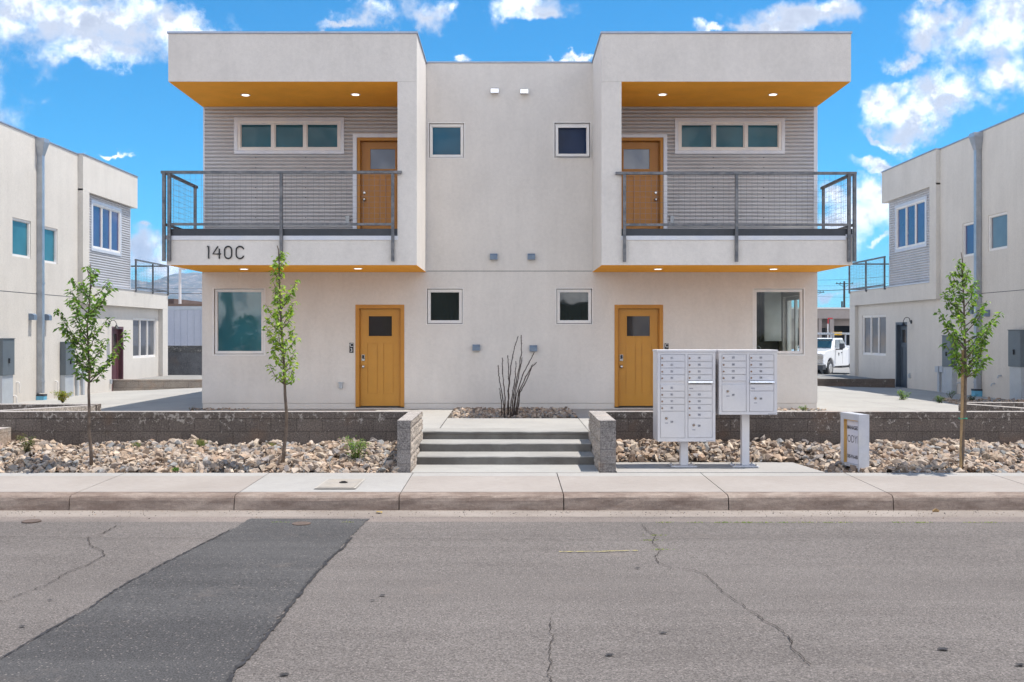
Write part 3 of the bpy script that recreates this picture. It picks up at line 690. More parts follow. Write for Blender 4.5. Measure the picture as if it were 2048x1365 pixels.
# ------------------------------------------------------------------ retaining walls
WT = .26
def retaining(name, x0, x1, xp0, xp1, inner, label):
    r = empty(name, ((x0 + x1) / 2, -5.17, -.62), label, 'wall')
    MB().box(x0, x1, -5.27, -5.07, -.75, WT - .10).build('block_courses', r, M_CMU)
    c = MB(); rnd = random.Random(len(label)); x = x0
    while x < x1 - .05:
        e = min(x + .4, x1); c.box(x + .002, e - .002, -5.27 + rnd.gauss(0, .0015), -5.068, WT - .098, WT + rnd.gauss(0, .0015)); x = e
    c.build('cap_course', r, M_CMU)
    MB().box(x0, x1, -5.268, -5.072, WT + .003, WT + .006).build('cap_top', r, M_CMUT)
    # pier beside the steps: smooth end, split face towards the steps
    b = MB().mat(M_CMUP)
    xs = xp1 if inner > 0 else xp0
    core0, core1 = (xp0, xp1 - .02) if inner > 0 else (xp0 + .02, xp1)
    for (z0, z1, sh) in ((-.62, -.346, .006), (-.342, -.142, -.004), (-.138, .062 + .096, .002), ): b.box(core0, core1, -6.87 + sh, -5.066, z0, z1)
    b.box(core0, core1, -6.87, -5.066, .162, WT)
    b.build('pier', r)
    rf = MB(); rnd = random.Random(3)
    n, q = 56, 26
    sgn = 1 if inner > 0 else -1
    def bumpy(y, z):
        e = 1.0
        if abs(((y + 6.87) % .4)) < .02 or abs(z - .16) < .012 or abs(z + .04) < .012 or abs(z + .24) < .012: e = .15
        return (xs + sgn * (-.02 + e * (rnd.random() * .026 + .004)), y, z)
    rf.grid(bumpy, [-6.87 + 1.80 * k / n for k in range(n + 1)], [-.62 + (WT + .62) * k / q for k in range(q + 1)])
    rf.build('split_face', r, M_CMUR, fix=False)
    MB().box(xp0 + .001, xp1 - .001, -6.868, -5.068, WT + .003, WT + .007).build('pier_cap', r, M_CMUT)
    return r
retaining('retaining_wall', -14, -1.582, -1.58, -1.374, 1, 'long brown block retaining wall left of the concrete steps, with its end pier')
retaining('retaining_wall', 1.507, 14, 1.262, 1.505, -1, 'long brown block retaining wall behind the mailboxes, right of the steps')
def low_wall(name, p0, p1, z0, z1, label, face=M_CMU, th=.2, cap=M_CMUT):
    p0 = Vector((*p0, 0)); p1 = Vector((*p1, 0)); t = (p1 - p0).normalized(); n = Vector((-t.y, t.x, 0)) * th
    r = empty(name, ((p0.x + p1.x) / 2, (p0.y + p1.y) / 2, z0), label, 'wall')
    MB().prism([(p0.x, p0.y, z0), (p1.x, p1.y, z0), (p1.x + n.x, p1.y + n.y, z0), (p0.x + n.x, p0.y + n.y, z0)], (0, 0, z1 - z0)).build('block_courses', r, face)
    MB().prism([(p0.x, p0.y, z1 + .002), (p1.x, p1.y, z1 + .002), (p1.x + n.x, p1.y + n.y, z1 + .002), (p0.x + n.x, p0.y + n.y, z1 + .002)], (0, 0, .004)).build('cap_top', r, cap)
    return r
low_wall('yard_wall', (-8.15, -5.5 + .45), (-7.10, -3.75), -.5, .255, 'short oblique block wall behind the retaining wall, catching the sun beside the left building', M_CMUR)
low_wall('yard_wall', (-14.5, -3.65), (-7.12, -3.65), -.5, .265, 'dark block wall in front of the left building below its grey electric panels')
low_wall('yard_wall', (8.9, -5.05), (8.02, -3.35), -.5, .262, 'short oblique shaded block wall behind the staked tree on the right')
low_wall('yard_wall', (8.04, -3.3), (14.5, -3.3), -.5, .27, 'dark block wall in front of the right building, behind the staked tree')
low_wall('pier_wall', (-7.80, -6.9), (-7.80, -5.275), -.6, .022, 'low rough block pier wall at the far left edge of the rock bed', M_CMUR)
# low planters at the rear of both passages
def planter(p, x0, x1, y0, y1, z0, z1, label):
    r = empty('planter_wall', ((x0 + x1) / 2, y0, z0), label, 'planter')
    b = MB(); b.box(x0, x1, y0, y0 + .2, z0, z1); b.build('front_wall', r, M_CMUR if x0 < 0 else M_CMU)
    xs = (x1 - .2, x1) if x0 < 0 else (x0, x0 + .2)
    MB().box(xs[0], xs[1], y0 + .202, y1, z0, z1 - .001).build('side_wall', r, M_CMUR if x0 < 0 else M_CMU)
    xx = (x0, x1 - .2) if x0 < 0 else (x0 + .2, x1)
    MB().box(xx[0], xx[1], y0 + .2, y1, z0, z1 - .06).build('soil', r, M_LOT)
planter('l', -13.0, -9.5, 11.5, 16.5, -.6, .02, 'low tan block planter at the end of the left passage')
planter('r', 9.75, 12.2, 11.0, 16.2, -.6, .06, 'low brown block planter at the end of the right passage before the truck')

# ------------------------------------------------------------------ main building
FX0, FX1 = -6.40, 6.42; TOPZ = 7.13
bld = empty('apartment_building', (0, 4, -.1), 'white stucco duplex in the middle with ochre doors, orange soffits and two balconies', 'building')
FA = facade(0.0)
def wxs(a, b): return (wx(a, 0), wx(b, 0))
def zz(a, b): return (wz(b, 0), wz(a, 0))
c_ul = (*wxs(858, 928), *zz(247, 316)); c_ur = (*wxs(1109, 1180), *zz(246, 316)); c_ll = (*wxs(854, 925), *zz(578, 648)); c_lr = (*wxs(1113, 1184), *zz(578, 648))
b_l = (*wxs(428, 528), *zz(578, 709)); b_r = (*wxs(1508, 1607), *zz(578, 709))
d_l = (*wxs(711, 808.5), -.06, wz(610, 0)); d_r = (*wxs(1229, 1326), -.06, wz(610, 0))
low_holes = [c_ll, c_lr, b_l, b_r, d_l, d_r]
DECKZ = 3.46
wmb = MB(FA); holes_wall(wmb, FX0, FX1, .045, 2.79, -.22, 0.0, low_holes); wmb.build('lower_wall', bld, M_ST)
fb = MB(FA); holes_wall(fb, FX0 + .01, FX1 - .01, -.35, .040, -.22, -.012, [(d_l[0], d_l[1], -.06, 2), (d_r[0], d_r[1], -.06, 2)]); fb.build('foundation', bld, M_ST)
IN = 1.735   # inner face of the fins
wmb = MB(FA); holes_wall(wmb, -IN, 1.732, 2.802, TOPZ, -.22, 0.0, [c_ul, c_ur]); wmb.build('centre_wall', bld, M_ST)
MB(FA).box(-IN + .01, 1.72, 2.785, 2.805, -.2, -.012).build('control_joint', bld, M_DRIP)
# body behind
MB().box(-IN + .01, 1.72, .30, 9.9, 2.82, TOPZ - .12).build('core', bld, M_ST)
rb = MB(); rb.box(FX0, FX0 + .2, .225, 9.9, -.35, TOPZ - .05)
rb.box(FX0 + .2, FX1 - .2, 9.7, 9.9, -.35, TOPZ - .05); rb.build('rear_walls', bld, M_ST)
ew = MB(wall_l(FX1)); holes_wall(ew, .225, 9.9, -.35, TOPZ - .05, -.2, 0, [(.60, 1.95, .85, 2.32)]); ew.build('side_wall', bld, M_ST)
MB().box(FX0 + .2, FX1 - .2, .24, 9.7, 2.62, 2.78).build('floor_slab', bld, M_ST)
MB().box(FX0 + .2, FX1 - .2, .24, 9.7, -.3, -.02).build('ground_slab', bld, M_STEP)
MB().box(FX0 + .2, -IN, .30, 9.7, TOPZ - .2, TOPZ - .1).build('roof', bld, M_DRIP)
MB().box(1.72, FX1 - .2, .30, 9.7, TOPZ - .2, TOPZ - .1).build('roof', bld, M_DRIP)
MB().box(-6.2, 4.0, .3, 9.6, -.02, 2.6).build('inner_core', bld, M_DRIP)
YF = -2.12
def box_side(s):
    """one balcony bay, s=-1 left, +1 right"""
    if s < 0: xo, xi, xf_in = -6.395, -IN, wx(795, YF); fas0, fas1 = -6.425, xf_in
    else: xo, xi, xf_in = wx(1702, YF), 1.732, wx(1243, YF); fas0, fas1 = xf_in, wx(1705, YF)
    lo, hi = min(xo, xi), max(xo, xi)
    SOF = wz(163.5, YF); LSO = wz(530.5, YF); FT = wz(472.6, YF)
    # roof box with parapet
    MB().box(lo, hi, YF, .28, SOF, TOPZ - .012).build('roof_box', bld, M_ST)
    cf = MB(); cf.box(lo - .02, hi + .02, YF - .02, YF + .16, TOPZ - .010, TOPZ + .028); cf.box(lo - .02, lo + .14, YF + .16, .25, TOPZ - .010, TOPZ + .028); cf.box(hi - .14, hi + .02, YF + .16, .25, TOPZ - .010, TOPZ + .028)
    cf.build('parapet_cap', bld, M_CAPF)
    a, b = (lo + .012, xf_in) if s < 0 else (xf_in, hi - .012)
    MB().box(a, b, YF + .012, -.024, SOF - .006, SOF - .002).build('upper_soffit', bld, M_OR)
    # fin
    f0, f1 = min(xi, xf_in), max(xi, xf_in)
    MB().box(f0, f1, YF, .29, LSO, SOF - .003).build('fin_wall', bld, M_ST)
    # balcony body
    e0, e1 = (fas0, f0 - .0) if s < 0 else (f1, fas1)
    MB().box(e0, e1, YF, -.001, LSO + .0, FT - .03).build('balcony_fascia', bld, M_ST)
    MB().box(lo + .01 if s < 0 else lo, hi if s < 0 else hi - .01, YF + .012, -.003, LSO - .006, LSO - .002).build('lower_soffit', bld, M_OR)
    cp = MB(); 
    c0, c1 = (e0 + .05, e1 + .01) if s < 0 else (e0 - .01, e1 - .13)
    cp.box(c0, c1, YF - .018, YF + .06, FT - .075, FT + .004)
    if s < 0: cp.box(e0 - .008, e0 + .05, YF - .022, YF + .06, FT - .06, FT + .012)
    else: cp.box(e1 - .13, e1 + .008, YF - .022, YF + .06, FT - .03, FT + .03)
    cp.build('fascia_flashing', bld, M_TRIM)
    MB().box(e0 + .01, e1 - .001, YF + .0, -.004, FT + .006, DECKZ).build('deck_edge', bld, M_DRIP)
    MB().box(e0 + .02, e1 - .01, YF + .16, -.03, DECKZ + .001, DECKZ + .004).build('deck_bounce_floor', bld, M_STEP)  # unseen pale floor sheet added to bounce light onto the upper soffit
    # corrugated wall
    u0, u1 = (wx(410, 0), wx(795 + 22, 0)) if s < 0 else (2.106, wx(1627, 0))
    wn = (*wxs(469, 689), *zz(236, 309)) if s < 0 else (*wxs(1349, 1569), *zz(237, 309))
    dn = (wx(706, 0), 9, 0, wz(269, 0)) if s < 0 else (-9, wx(1334, 0), 0, wz(270, 0))
    t = .075
    hole = (wn[0] + t * .5, wn[1] - t * .5, wn[2] + t * .5, wn[3] - t * .5)
    corrugated(bld, facade(-.0), u0, u1, DECKZ - .02, wz(214, 0), [hole, (dn[0] + .02 if s < 0 else dn[0], dn[1] if s < 0 else dn[1] - .02, 0, dn[3] - .02)])
    bw = MB(FA); dh = (max(u0, dn[0] + .01), min(u1, dn[1] - .01), 0, dn[3] - .02)
    holes_wall(bw, u0 - (.03 if s < 0 else 0), u1 + (.05 if s > 0 else 0), 2.81, SOF - .007, -.22, -.004, [hole, (dh[0], dh[1], DECKZ, dh[3])]); bw.build('upper_wall', bld, M_TRIM if True else M_ST)
    # J channel and corner trim
    jc = MB(FA); jc.box(u0, u1, wz(217.5, 0), wz(214, 0), 0, .030)
    if s < 0: jc.box(u0 - .03, u0 + .006, DECKZ, wz(214, 0), -.02, .027)
    else: jc.box(u1 - .004, u1 + .075, DECKZ, wz(212, 0), -.02, .032)
    jc.build('corner_trim', bld, M_TRIM)
    for cx in ((512, 612) if s < 0 else (1426, 1527)):
        for cy_ in range(316, 456, 20): MB(FA).disc((wx(cx, 0), wz(cy_, 0), .024), (0, 0, 1), .010, .008, 6).build('screw', bld, M_DRIP)
    # triple window
    fr = (.345, .655)
    window(bld, FA, wn[0] + t, wn[1] - t, wn[2] + t, wn[3] - t, G_HIGH, fr, q=-.005, fw=.05, trim=t, trim_q=.048)
    # door onto the balcony
    if s < 0:
        door(bld, FA, wx(714.5, 0), 2 * wx(764.5, 0) - wx(714.5, 0) + .0, DECKZ, wz(276, 0), M_ORU, M_ORT, G_DOOR, q=-.10, knob='l', fw=.06, qf=.03)
        MB(FA).box(wx(706, 0), wx(714, 0), DECKZ, wz(269, 0), 0, .045).box(wx(714, 0), u1, wz(276, 0), wz(269, 0), 0, .045).build('door_casing', bld, M_TRIM)
    else:
        door(bld, FA, 2 * wx(1274, 0) - wx(1326, 0) + .0, wx(1326, 0), DECKZ, wz(276, 0), M_ORU, M_ORT, G_DOOR, q=-.10, knob='r', fw=.06, qf=.03)
        MB(FA).box(wx(1326.5, 0), wx(1334, 0), DECKZ, wz(270, 0), 0, .045).box(u0, wx(1326.5, 0), wz(276, 0), wz(270, 0), 0, .045).build('door_casing', bld, M_TRIM)
    # recessed lamps
    for (px, py, zc) in (((491, 190, SOF), (711, 189, SOF), (488, 538, LSO), (716, 537, LSO)) if s < 0 else ((1325, 189, SOF), (1546, 189, SOF), (1316, 538, LSO), (1547, 538, LSO))):
        p = onz(px, py, zc - .008)
        rg = MB(); rg.disc((p.x, p.y, zc - .010), (0, 0, -1), .095, .006, 24); o = rg.build('downlight', bld, M_VIN)
        MB().disc((p.x, p.y, zc - .0175), (0, 0, -1), .070, .004, 24).build('lens', o, M_LED)
    # outdoor socket
    q = wx(696, 0) if s < 0 else wx(1343, 0)
    so = MB(FA); so.box(q - .04, q + .04, wz(447, 0), wz(433, 0), .02, .085); so.box(q - .055, q + .055, wz(449, 0), wz(445, 0), .02, .06); so.build('socket_cover', bld, M_PANELL)
    # railing
    yr = YF - .045
    if s < 0: railing(bld, [wx(338.5, yr), wx(562.5, yr), wx(785.5, yr)], yr, wx(329, yr) - .0, -.30, wz(345, yr), wz(449, yr), wz(523, yr), wx(322, yr), wx(803.5, yr), -1)
    else: railing(bld, [wx(1249, yr), wx(1473, yr), wx(1698, yr)], yr, wx(1708, yr), -.30, wz(347, yr), wz(450, yr), wz(524, yr), wx(1231, yr), wx(1713, yr), 1)
box_side(-1); box_side(1)
cc = MB(); cc.box(-IN + .03, 1.70, -.02, .2, TOPZ + .002, TOPZ + .03); cc.build('parapet_cap', bld, M_CAPF)
# windows of the centre and ground floor
def cw(h, gl, extra=None):
    o = window(bld, FA, h[0] + .012, h[1] - .012, h[2] + .012, h[3] - .012, gl, None, q=-.075, fw=.05)
    # stucco bead round the opening
    t = MB(FA); e = .0
    for (a, b, c, d) in ((h[0] - .02, h[1] + .02, h[3], h[3] + .018), (h[0] - .02, h[1] + .02, h[2] - .018, h[2]), (h[0] - .02, h[0], h[2], h[3]), (h[1], h[1] + .02, h[2], h[3])): t.box(a, b, c, d, -.01, .006)
    t.build('bead', o, M_VIN); return o
cw(c_ul, G_BLUE); o = cw(c_ur, G_NAVY); cw(c_ll, G_OLIVE); cw(c_lr, G_OLIVE)
# the awning sash of the upper right window stands ajar
aj = MB(lambda u, v, q: FA(u, v, q + (c_ur[3] - .05 - v) * .09))
a0, a1, v0_, v1_ = c_ur[0] + .03, c_ur[1] - .02, c_ur[2] + .025, c_ur[3] - .06
for bx in ((a0, a1, v0_, v0_ + .045), (a0, a1, v1_ - .045, v1_), (a0, a0 + .045, v0_ + .045, v1_ - .045), (a1 - .045, a1, v0_ + .045, v1_ - .045)): aj.box(*bx, -.02, .02)
aj.build('open_sash', o, M_VIN)
window(bld, FA, b_l[0] + .01, b_l[1] - .01, b_l[2] + .01, b_l[3] - .01, G_TEAL, None, q=-.07, fw=.045)
window(bld, FA, b_r[0] + .01, b_r[1] - .01, b_r[2] + .01, b_r[3] - .01, G_CLEAR, None, q=-.07, fw=.045)
for h in (b_l, b_r):
    t = MB(FA)
    for (a, b, c, d) in ((h[0] - .03, h[1] + .03, h[3], h[3] + .022), (h[0] - .03, h[1] + .03, h[2] - .03, h[2]), (h[0] - .03, h[0], h[2], h[3]), (h[1], h[1] + .03, h[2], h[3])): t.box(a, b, c, d, -.01, .008)
    t.build('window_bead', bld, M_VIN)
door(bld, FA, d_l[0], d_l[1], -.03, d_l[3], M_ORD, M_ORT, G_DOORD, q=-.09, knob='l', lock=True)
door(bld, FA, d_r[0], d_r[1], -.03, d_r[3], M_ORD, M_ORT, G_DOORD, q=-.09, knob='l', lock=True)
# kitchen seen through the right window
rm = MB(); rm.box(4.0, 4.05, .225, 2.5, -.02, 2.62); rm.box(4.0, 6.22, 2.30, 2.35, -.02, 2.62); rm.build('kitchen_wall', bld, mat('dark_wood_wall', (.10, .085, .07), .6, fn=mottled((.16, .14, .12), .3, 3, 40, .001)))
window(bld, wall_l(FX1), .61, 1.94, .86, 2.31, G_CLEAR, (.5,), q=-.1, fw=.05)
kc = empty('kitchen_cabinet', (6.0, 2.1, 0), 'pale wall cabinet hanging in the kitchen behind the big right window', 'cabinet')
M_CAB = mat('cabinet_front', (.45, .45, .43), .5, fn=mottled((.68, .68, .64), .05, 4, 30, .0004))
MB().box(5.80, 6.2, 1.98, 2.296, 1.32, 2.55).build('carcass', kc, M_CAB); MB().box(5.81, 6.19, 1.96, 1.976, 1.33, 2.54).build('cabinet_door', kc, M_CAB, bevel=.003)
ck = empty('kitchen_counter', (5.4, 2.0, 0), 'dark kitchen counter inside the big right window', 'counter')
MB().box(4.1, 6.2, 1.65, 2.296, -.02, .86).build('base_cabinet', ck, M_CAB); MB().box(4.08, 6.2, 1.62, 2.296, .863, .90).build('worktop', ck, M_DRIP)
fc = MB(); pth = [(5.72, 1.95, .90)] + [(5.72, 1.95, .9 + .03 * k) for k in range(1, 8)] + [(5.72 - .08 + .08 * math.cos(a), 1.95, 1.13 + .08 * math.sin(a)) for a in [k * math.pi / 6 for k in range(1, 7)]] + [(5.56, 1.95, 1.06)]
fc.tube(pth, .012, 8); tag(fc.build('kitchen_faucet', None, M_CHROME, smooth=True), 'tall curved kitchen faucet seen in the lower part of the big right window', 'faucet')
# vents
for (px, py) in ((989.5, 182.5), (1048.5, 183.5)): hood_vent(bld, FA, wx(px, 0), wz(py, 0), M_SHINY, .165, .125, .12)
for (px, py) in ((987.5, 514), (1062.5, 514), (952.5, 695.5), (1066.5, 697)): hood_vent(bld, FA, wx(px, 0), wz(py, 0), M_VENT, .155, .125, .10)
so = MB(FA); q, v = wx(682, 0), wz(771, 0); so.box(q - .035, q + .035, v - .06, v + .06, 0, .06); so.box(q - .045, q + .045, v + .045, v + .07, 0, .075); so.build('socket_cover', bld, M_PANELL)
# unit plates
for (px, py, s_) in ((703, 696, 'C\n3'), (1333, 697, 'C')):
    p = MB(FA); p.box(wx(px - 4, 0), wx(px + 4, 0), wz(py + 10, 0), wz(py - 10, 0), .001, .012); o = p.build('unit_plate', bld, M_BLK)
    for k, ch in enumerate(s_.split('\n')):
        text_obj('unit_number', ch, .11, M_WHT, o, front_mtx(wx(px, 0), -.0145, wz(py - 5.2 + 10.2 * k, 0)), .001)
# house number 140C from rounded strokes
def stroke(mb, pts, w_, y, d):
    mb.tube([(x, y, z) for x, z in pts], w_ / 2, 8)
nb = MB(); nx = lambda zx: wx(310 + zx / 3.7236, YF); nz = lambda zy: wz(310 + zy / 3.7236, YF)
def arc(cx, cy, rx, ry, a0, a1, n=14): return [(nx(cx + rx * math.cos(R(a0 + (a1 - a0) * k / n))), nz(cy - ry * math.sin(R(a0 + (a1 - a0) * k / n)))) for k in range(n + 1)]
digits = [
 [[(nx(391), nz(683)), (nx(401), nz(683)), (nx(401), nz(774))]],
 [[(nx(470), nz(682)), (nx(432), nz(739)), (nx(492), nz(739))], [(nx(480), nz(700)), (nx(480), nz(774))]],
 [[(nx(520), nz(710))] + [(nx(520), nz(745))] + arc(546, 746, 26, 27, 180, 360) + [(nx(572), nz(745)), (nx(572), nz(710))] + arc(546, 710, 26, 27, 0, 180)],
 [arc(634, 711, 28, 28, 15, 180) + [(nx(606), nz(745))] + arc(634, 745, 28, 28, 180, 345)]]
hn = empty('house_number', (nx(530), YF - .01, nz(778)), 'black house number reading 140C on the left balcony fascia', 'house number')
for d_ in digits:
    m_ = MB()
    for st in d_: m_.tube([(x, YF - .014, z) for x, z in st], .0135, 8)
    m_.build('digit', hn, M_BLK)

# ------------------------------------------------------------------ side buildings
def side_building(s):
    L = s < 0
    M_ = -12.65 if L else 12.5; B_ = -12.50 if L else 12.38
    xm = wall_l(M_) if L else wall_r(M_); xb = wall_l(B_) if L else wall_r(B_)
    z0 = -.6
    TZ = 6.74 if L else 6.83
    yb0, yb1, yd = (8.66, 13.05, 16.1) if L else (8.34, 12.64, 15.85)
    yc0, yc1 = (9.12, 12.7) if L else (8.8, 12.2)
    ft, fb_ = (2.94, 2.38) if L else (3.0, 2.50)
    sb = 5.70 if L else 5.82
    G = lambda px, py: (M_ * F / (px - VPX) + CY, CZ - (py - VPY) * (M_ / (px - VPX)))
    r = empty('apartment_building', (M_ * 1.25, 6, z0), 'cream stucco building on the left edge, sunlit wall with plum door and downspout' if L else 'cream stucco building on the right edge, shaded wall with slate door and gooseneck lamp', 'building')
    if L: w1 = (4.72, 5.72, 3.47, 4.46); w2 = (6.30, 7.31, 3.43, 4.42); wl = (13.04, 15.3, .66, 2.03); dd = (11.2, 12.2, -.42, 1.72); wu = (9.52, 11.9, 4.0, 5.55)
    else: w1 = (5.93, 6.88, 3.60, 4.52); w2 = (4.35, 5.38, 3.64, 4.57); wl = (12.6, 14.87, .75, 2.13); dd = (10.79, 11.76, -.26, 1.86); wu = (9.2, 11.68, 4.1, 5.62)
    wm = MB(xm); holes_wall(wm, -4, yb0 + .1, z0, TZ, -.25, 0, [w1, w2]); wm.build('upper_wall', r, M_STB)
    lw = MB(xm); holes_wall(lw, yb0 + .101, yd - .3, z0, fb_ + .02, -.25, 0, [wl, dd]); lw.build('lower_wall', r, M_STB)
    jo = MB(xm); jo.box(-4, yb0, 2.55, 2.565, -.02, .002); jo.build('control_joint', r, M_DRIP)
    D = 7.5
    def vol(y0, y1, za, zb, q=0, name='wing', m=M_STB, xf=xb): MB(xf).box(y0, y1, za, zb, -D, q).build(name, r, m)
    MB(xm).box(-3.98, yc1, TZ - .25, TZ - .1, -D, -.25).build('roof', r, M_DRIP)
    MB(xm).box(-4, -3.75, z0, TZ, -D, -.25).build('end_wall', r, M_STB)
    vol(yb0, yc0, fb_, sb + .05, 0, 'fin_wall'); 
    vol(yb0, yb1, sb, TZ + .01, 0.001, 'roof_box'); vol(yc0, yd, fb_ + .002, ft, -.0, 'balcony_fascia')
    MB(xb).box(yd - .55, yd, z0, fb_, -.35, 0).build('corner_pier', r, M_STB)
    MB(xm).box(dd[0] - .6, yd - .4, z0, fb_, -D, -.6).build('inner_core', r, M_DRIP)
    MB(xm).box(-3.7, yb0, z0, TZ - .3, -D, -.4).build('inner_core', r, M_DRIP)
    # flashing caps
    MB(xm).box(-4, yb0, TZ + .002, TZ + .035, -.2, .02).build('parapet_cap', r, M_CAPF)
    MB(xb).box(yb0 - .015, yb1 + .02, TZ + .013, TZ + .045, -.25, .02).build('parapet_cap', r, M_CAPF)
    MB(xb).box(yc0, yd + .02, ft + .002, ft + .03, -.3, .02).build('fascia_flashing', r, M_TRIM)
    # corrugated
    t = .09
    hole = (wu[0] + t / 2, wu[1] - t / 2, wu[2] + t / 2, wu[3] - t / 2)
    corrugated(r, xm, yc0, yc1, ft, sb, [hole])
    cwm = MB(xm); holes_wall(cwm, yc0, yc1, ft + .01, sb, -.3, -.004, [hole]); cwm.build('siding_backing', r, M_TRIM)
    MB(xm).box(yc1 - .005, yc1 + .05, ft + .03, sb, -.1, .03).build('corner_trim', r, M_TRIM)
    window(r, xm, wu[0] + t, wu[1] - t, wu[2] + t, wu[3] - t, G_VIO, (.34, .66), q=-.005, fw=.05, trim=t, trim_q=.05)
    window(r, xm, *w1, G_TEAL if L else G_VIO, None, q=-.07, fw=.055); window(r, xm, *w2, G_TEAL if L else G_GREY, None, q=-.07, fw=.055)
    window(r, xm, *wl, G_GREY, (.34, .66), q=-.07, fw=.06)
    door(r, xm, dd[0], dd[1], dd[2], dd[3], M_PUR if L else M_SLA, M_PUR if L else M_SLA, G_DOORD, q=-.14, knob='l', lock=True, qf=.0)
    # railing round the deck
    yp = [yc1 + .12, (yc1 + yd) / 2 + .05, yd - .06]; X = B_ + (.0 if L else -.0) + (.03 if L else -.03)
    zt = ft + 1.02
    rr = MB(); sqbar(rr, (X, yp[0] - .05, zt), (X, yp[2] + .03, zt), .05); ro = rr.build('balcony_railing', r, M_STEEL)
    for y in yp: m_ = MB(); sqbar(m_, (X, y, ft - .05), (X, y, zt - .026), .05); m_.build('post', ro, M_STEEL)
    m_ = MB(); sqbar(m_, (X, yp[0], ft + .1), (X, yp[2], ft + .1), .045); m_.build('bottom_rail', ro, M_STEEL)
    m_ = MB(); xe = X - 4 if L else X + 4; sqbar(m_, (X, yp[2], zt), (xe, yp[2], zt), .05) if not L else sqbar(m_, (xe, yp[2], zt), (X - .0, yp[2], zt), .05); sqbar(m_, (min(X, xe), yp[2], ft + .1), (max(X, xe), yp[2], ft + .1), .045)
    m_.build('return_rail', ro, M_STEEL)
    wmh = MB(); wire_panel(wmh, (X, yp[0], 0), (X, yp[2], 0), ft + .12, zt - .03); wire_panel(wmh, (X, yp[2], 0), (xe, yp[2], 0), ft + .12, zt - .03); wmh.build('wire_mesh', ro, M_WIRE, fix=False)
    # downspout
    yp_ = 6.12 if L else 5.80
    dm = MB(xm); dm.box(yp_ - .07, yp_ + .07, -.10 if L else .02, TZ - .45, .01, .15)
    dm.box(yp_ - .08, yp_ + .08, 2.82, 2.87, .005, .16); dm.box(yp_ - .08, yp_ + .08, .18, .23, .005, .16)
    do = dm.build('downspout', r, M_GALV)
    hb = MB(xm)
    a = [hb.pt(p) for p in ((yp_ - .16, TZ - .12, 0), (yp_ + .16, TZ - .12, 0), (yp_ + .16, TZ - .12, .24), (yp_ - .16, TZ - .12, .24))]
    b = [hb.pt(p) for p in ((yp_ - .075, TZ - .47, .005), (yp_ + .075, TZ - .47, .005), (yp_ + .075, TZ - .47, .155), (yp_ - .075, TZ - .47, .155))]
    c = [hb.pt(p) for p in ((yp_ - .16, TZ - .02, 0), (yp_ + .16, TZ - .02, 0), (yp_ + .16, TZ - .02, .24), (yp_ - .16, TZ - .02, .24))]
    for k in range(4): hb.face([a[k], a[(k + 1) % 4], b[(k + 1) % 4], b[k]]); hb.face([c[k], c[(k + 1) % 4], a[(k + 1) % 4], a[k]])
    hb.build('conductor_head', do, M_GALV)
    zb = -.30 if L else -.14
    MB(xm).box(yp_ - .10, yp_ + .10, zb - .05, zb + .12, 0, .20).build('drain_boot', do, M_BLUE)
    MB(xm).box(yp_ - .105, yp_ + .105, zb + .12, zb + .17, 0, .205).build('drain_clamp', do, M_DRIP)
    # wall vents
    for (px, py) in (((60, 634), (90, 635)) if L else ((1951, 622), (1977, 627))):
        u, v = G(px, py); hood_vent(r, xm, u, v, M_VENT, .18, .17, .15)
    # electric enclosures
    for (px, ya, yb_, yz) in (((4, 678, 751, 812), (129, 685, 750, 800)) if L else ((2042, 661, 734, 800), (1905, 672, 734, 792))):
        u, va = G(px, ya); _, vb = G(px, yb_); _, vz = G(px, yz)
        e = MB(xm); e.box(u - .30, u + .30, vb, va, 0, .17); e.box(u - .31, u + .31, va, va + .015, 0, .19); eo = e.build('electric_panel', r, M_PANEL, bevel=.006)
        MB(xm).box(u - .02, u + .02, vb + .3, vb + .42, .171, .20).build('latch', eo, M_BLK)
        MB(xm).box(u - .28, u + .28, vz - .1, vb - .001, 0, .14).build('riser_cover', r, M_PANELL)
    for (px, ya, yb_, yz) in (((152, 736, 748, 800), (163, 737, 748, 798)) if L else ((1881, 733, 745, 790), (1890, 733, 745, 790))):
        u, va = G(px, ya); _, vb = G(px, yb_); _, vz = G(px, yz)
        e = MB(xm); e.box(u - .11, u + .11, vb, va, 0, .12); eo = e.build('meter_box', r, M_PANELL); MB(xm).box(u - .06, u + .06, vz - .1, vb - .001, 0, .07).build('conduit', eo, M_PANELL)
    u, v = G(220, 763) if L else G(1821, 751)
    MB(xm).box(u - .04, u + .04, v - .08, v + .06, 0, .06).build('socket_cover', r, M_PANELL)
    for (px, py) in (((33, 765), (27, 792), (110, 763)) if L else ((1990, 768), (2003, 752), (1920, 766))):
        u, v = G(px, py); t_ = MB(xm)
        if L: t_.tube([(u, v, 0), (u, v, .06), (u, v - .03, .08), (u, v - .28, .08)], .016, 6)
        else: t_.tube([(u, v, 0), (u, v, .08), (u, v - .06, .10)], .02, 6)
        t_.build('pipe_stub', r, M_PVC if L else M_PANELL)
    # gooseneck lamp by the door
    u, v = (10.95, 1.78) if L else (10.45, 1.86)
    gp = MB(xm); gp.disc((u, v, 0), (0, 0, 1), .06, .02, 14); gp.tube([(u, v, .02), (u, v + .02, .06)] + [(u, v + .05 + .09 * math.sin(a), .14 - .09 * math.cos(a) + .0) for a in [k * math.pi / 8 for k in range(0, 8)]] + [(u, v + .03, .25), (u, v - .02, .25)], .010, 8)
    lo = gp.build('wall_lamp', r, M_BLK)
    gs = MB(xm); n = 16
    rings = [[gs.pt((u + rr_ * math.cos(2 * math.pi * j / n), v + dv, .25 + rr_ * math.sin(2 * math.pi * j / n))) for j in range(n)] for dv, rr_ in ((-.01, .02), (-.05, .04), (-.09, .06), (-.12, .12), (-.135, .14))]
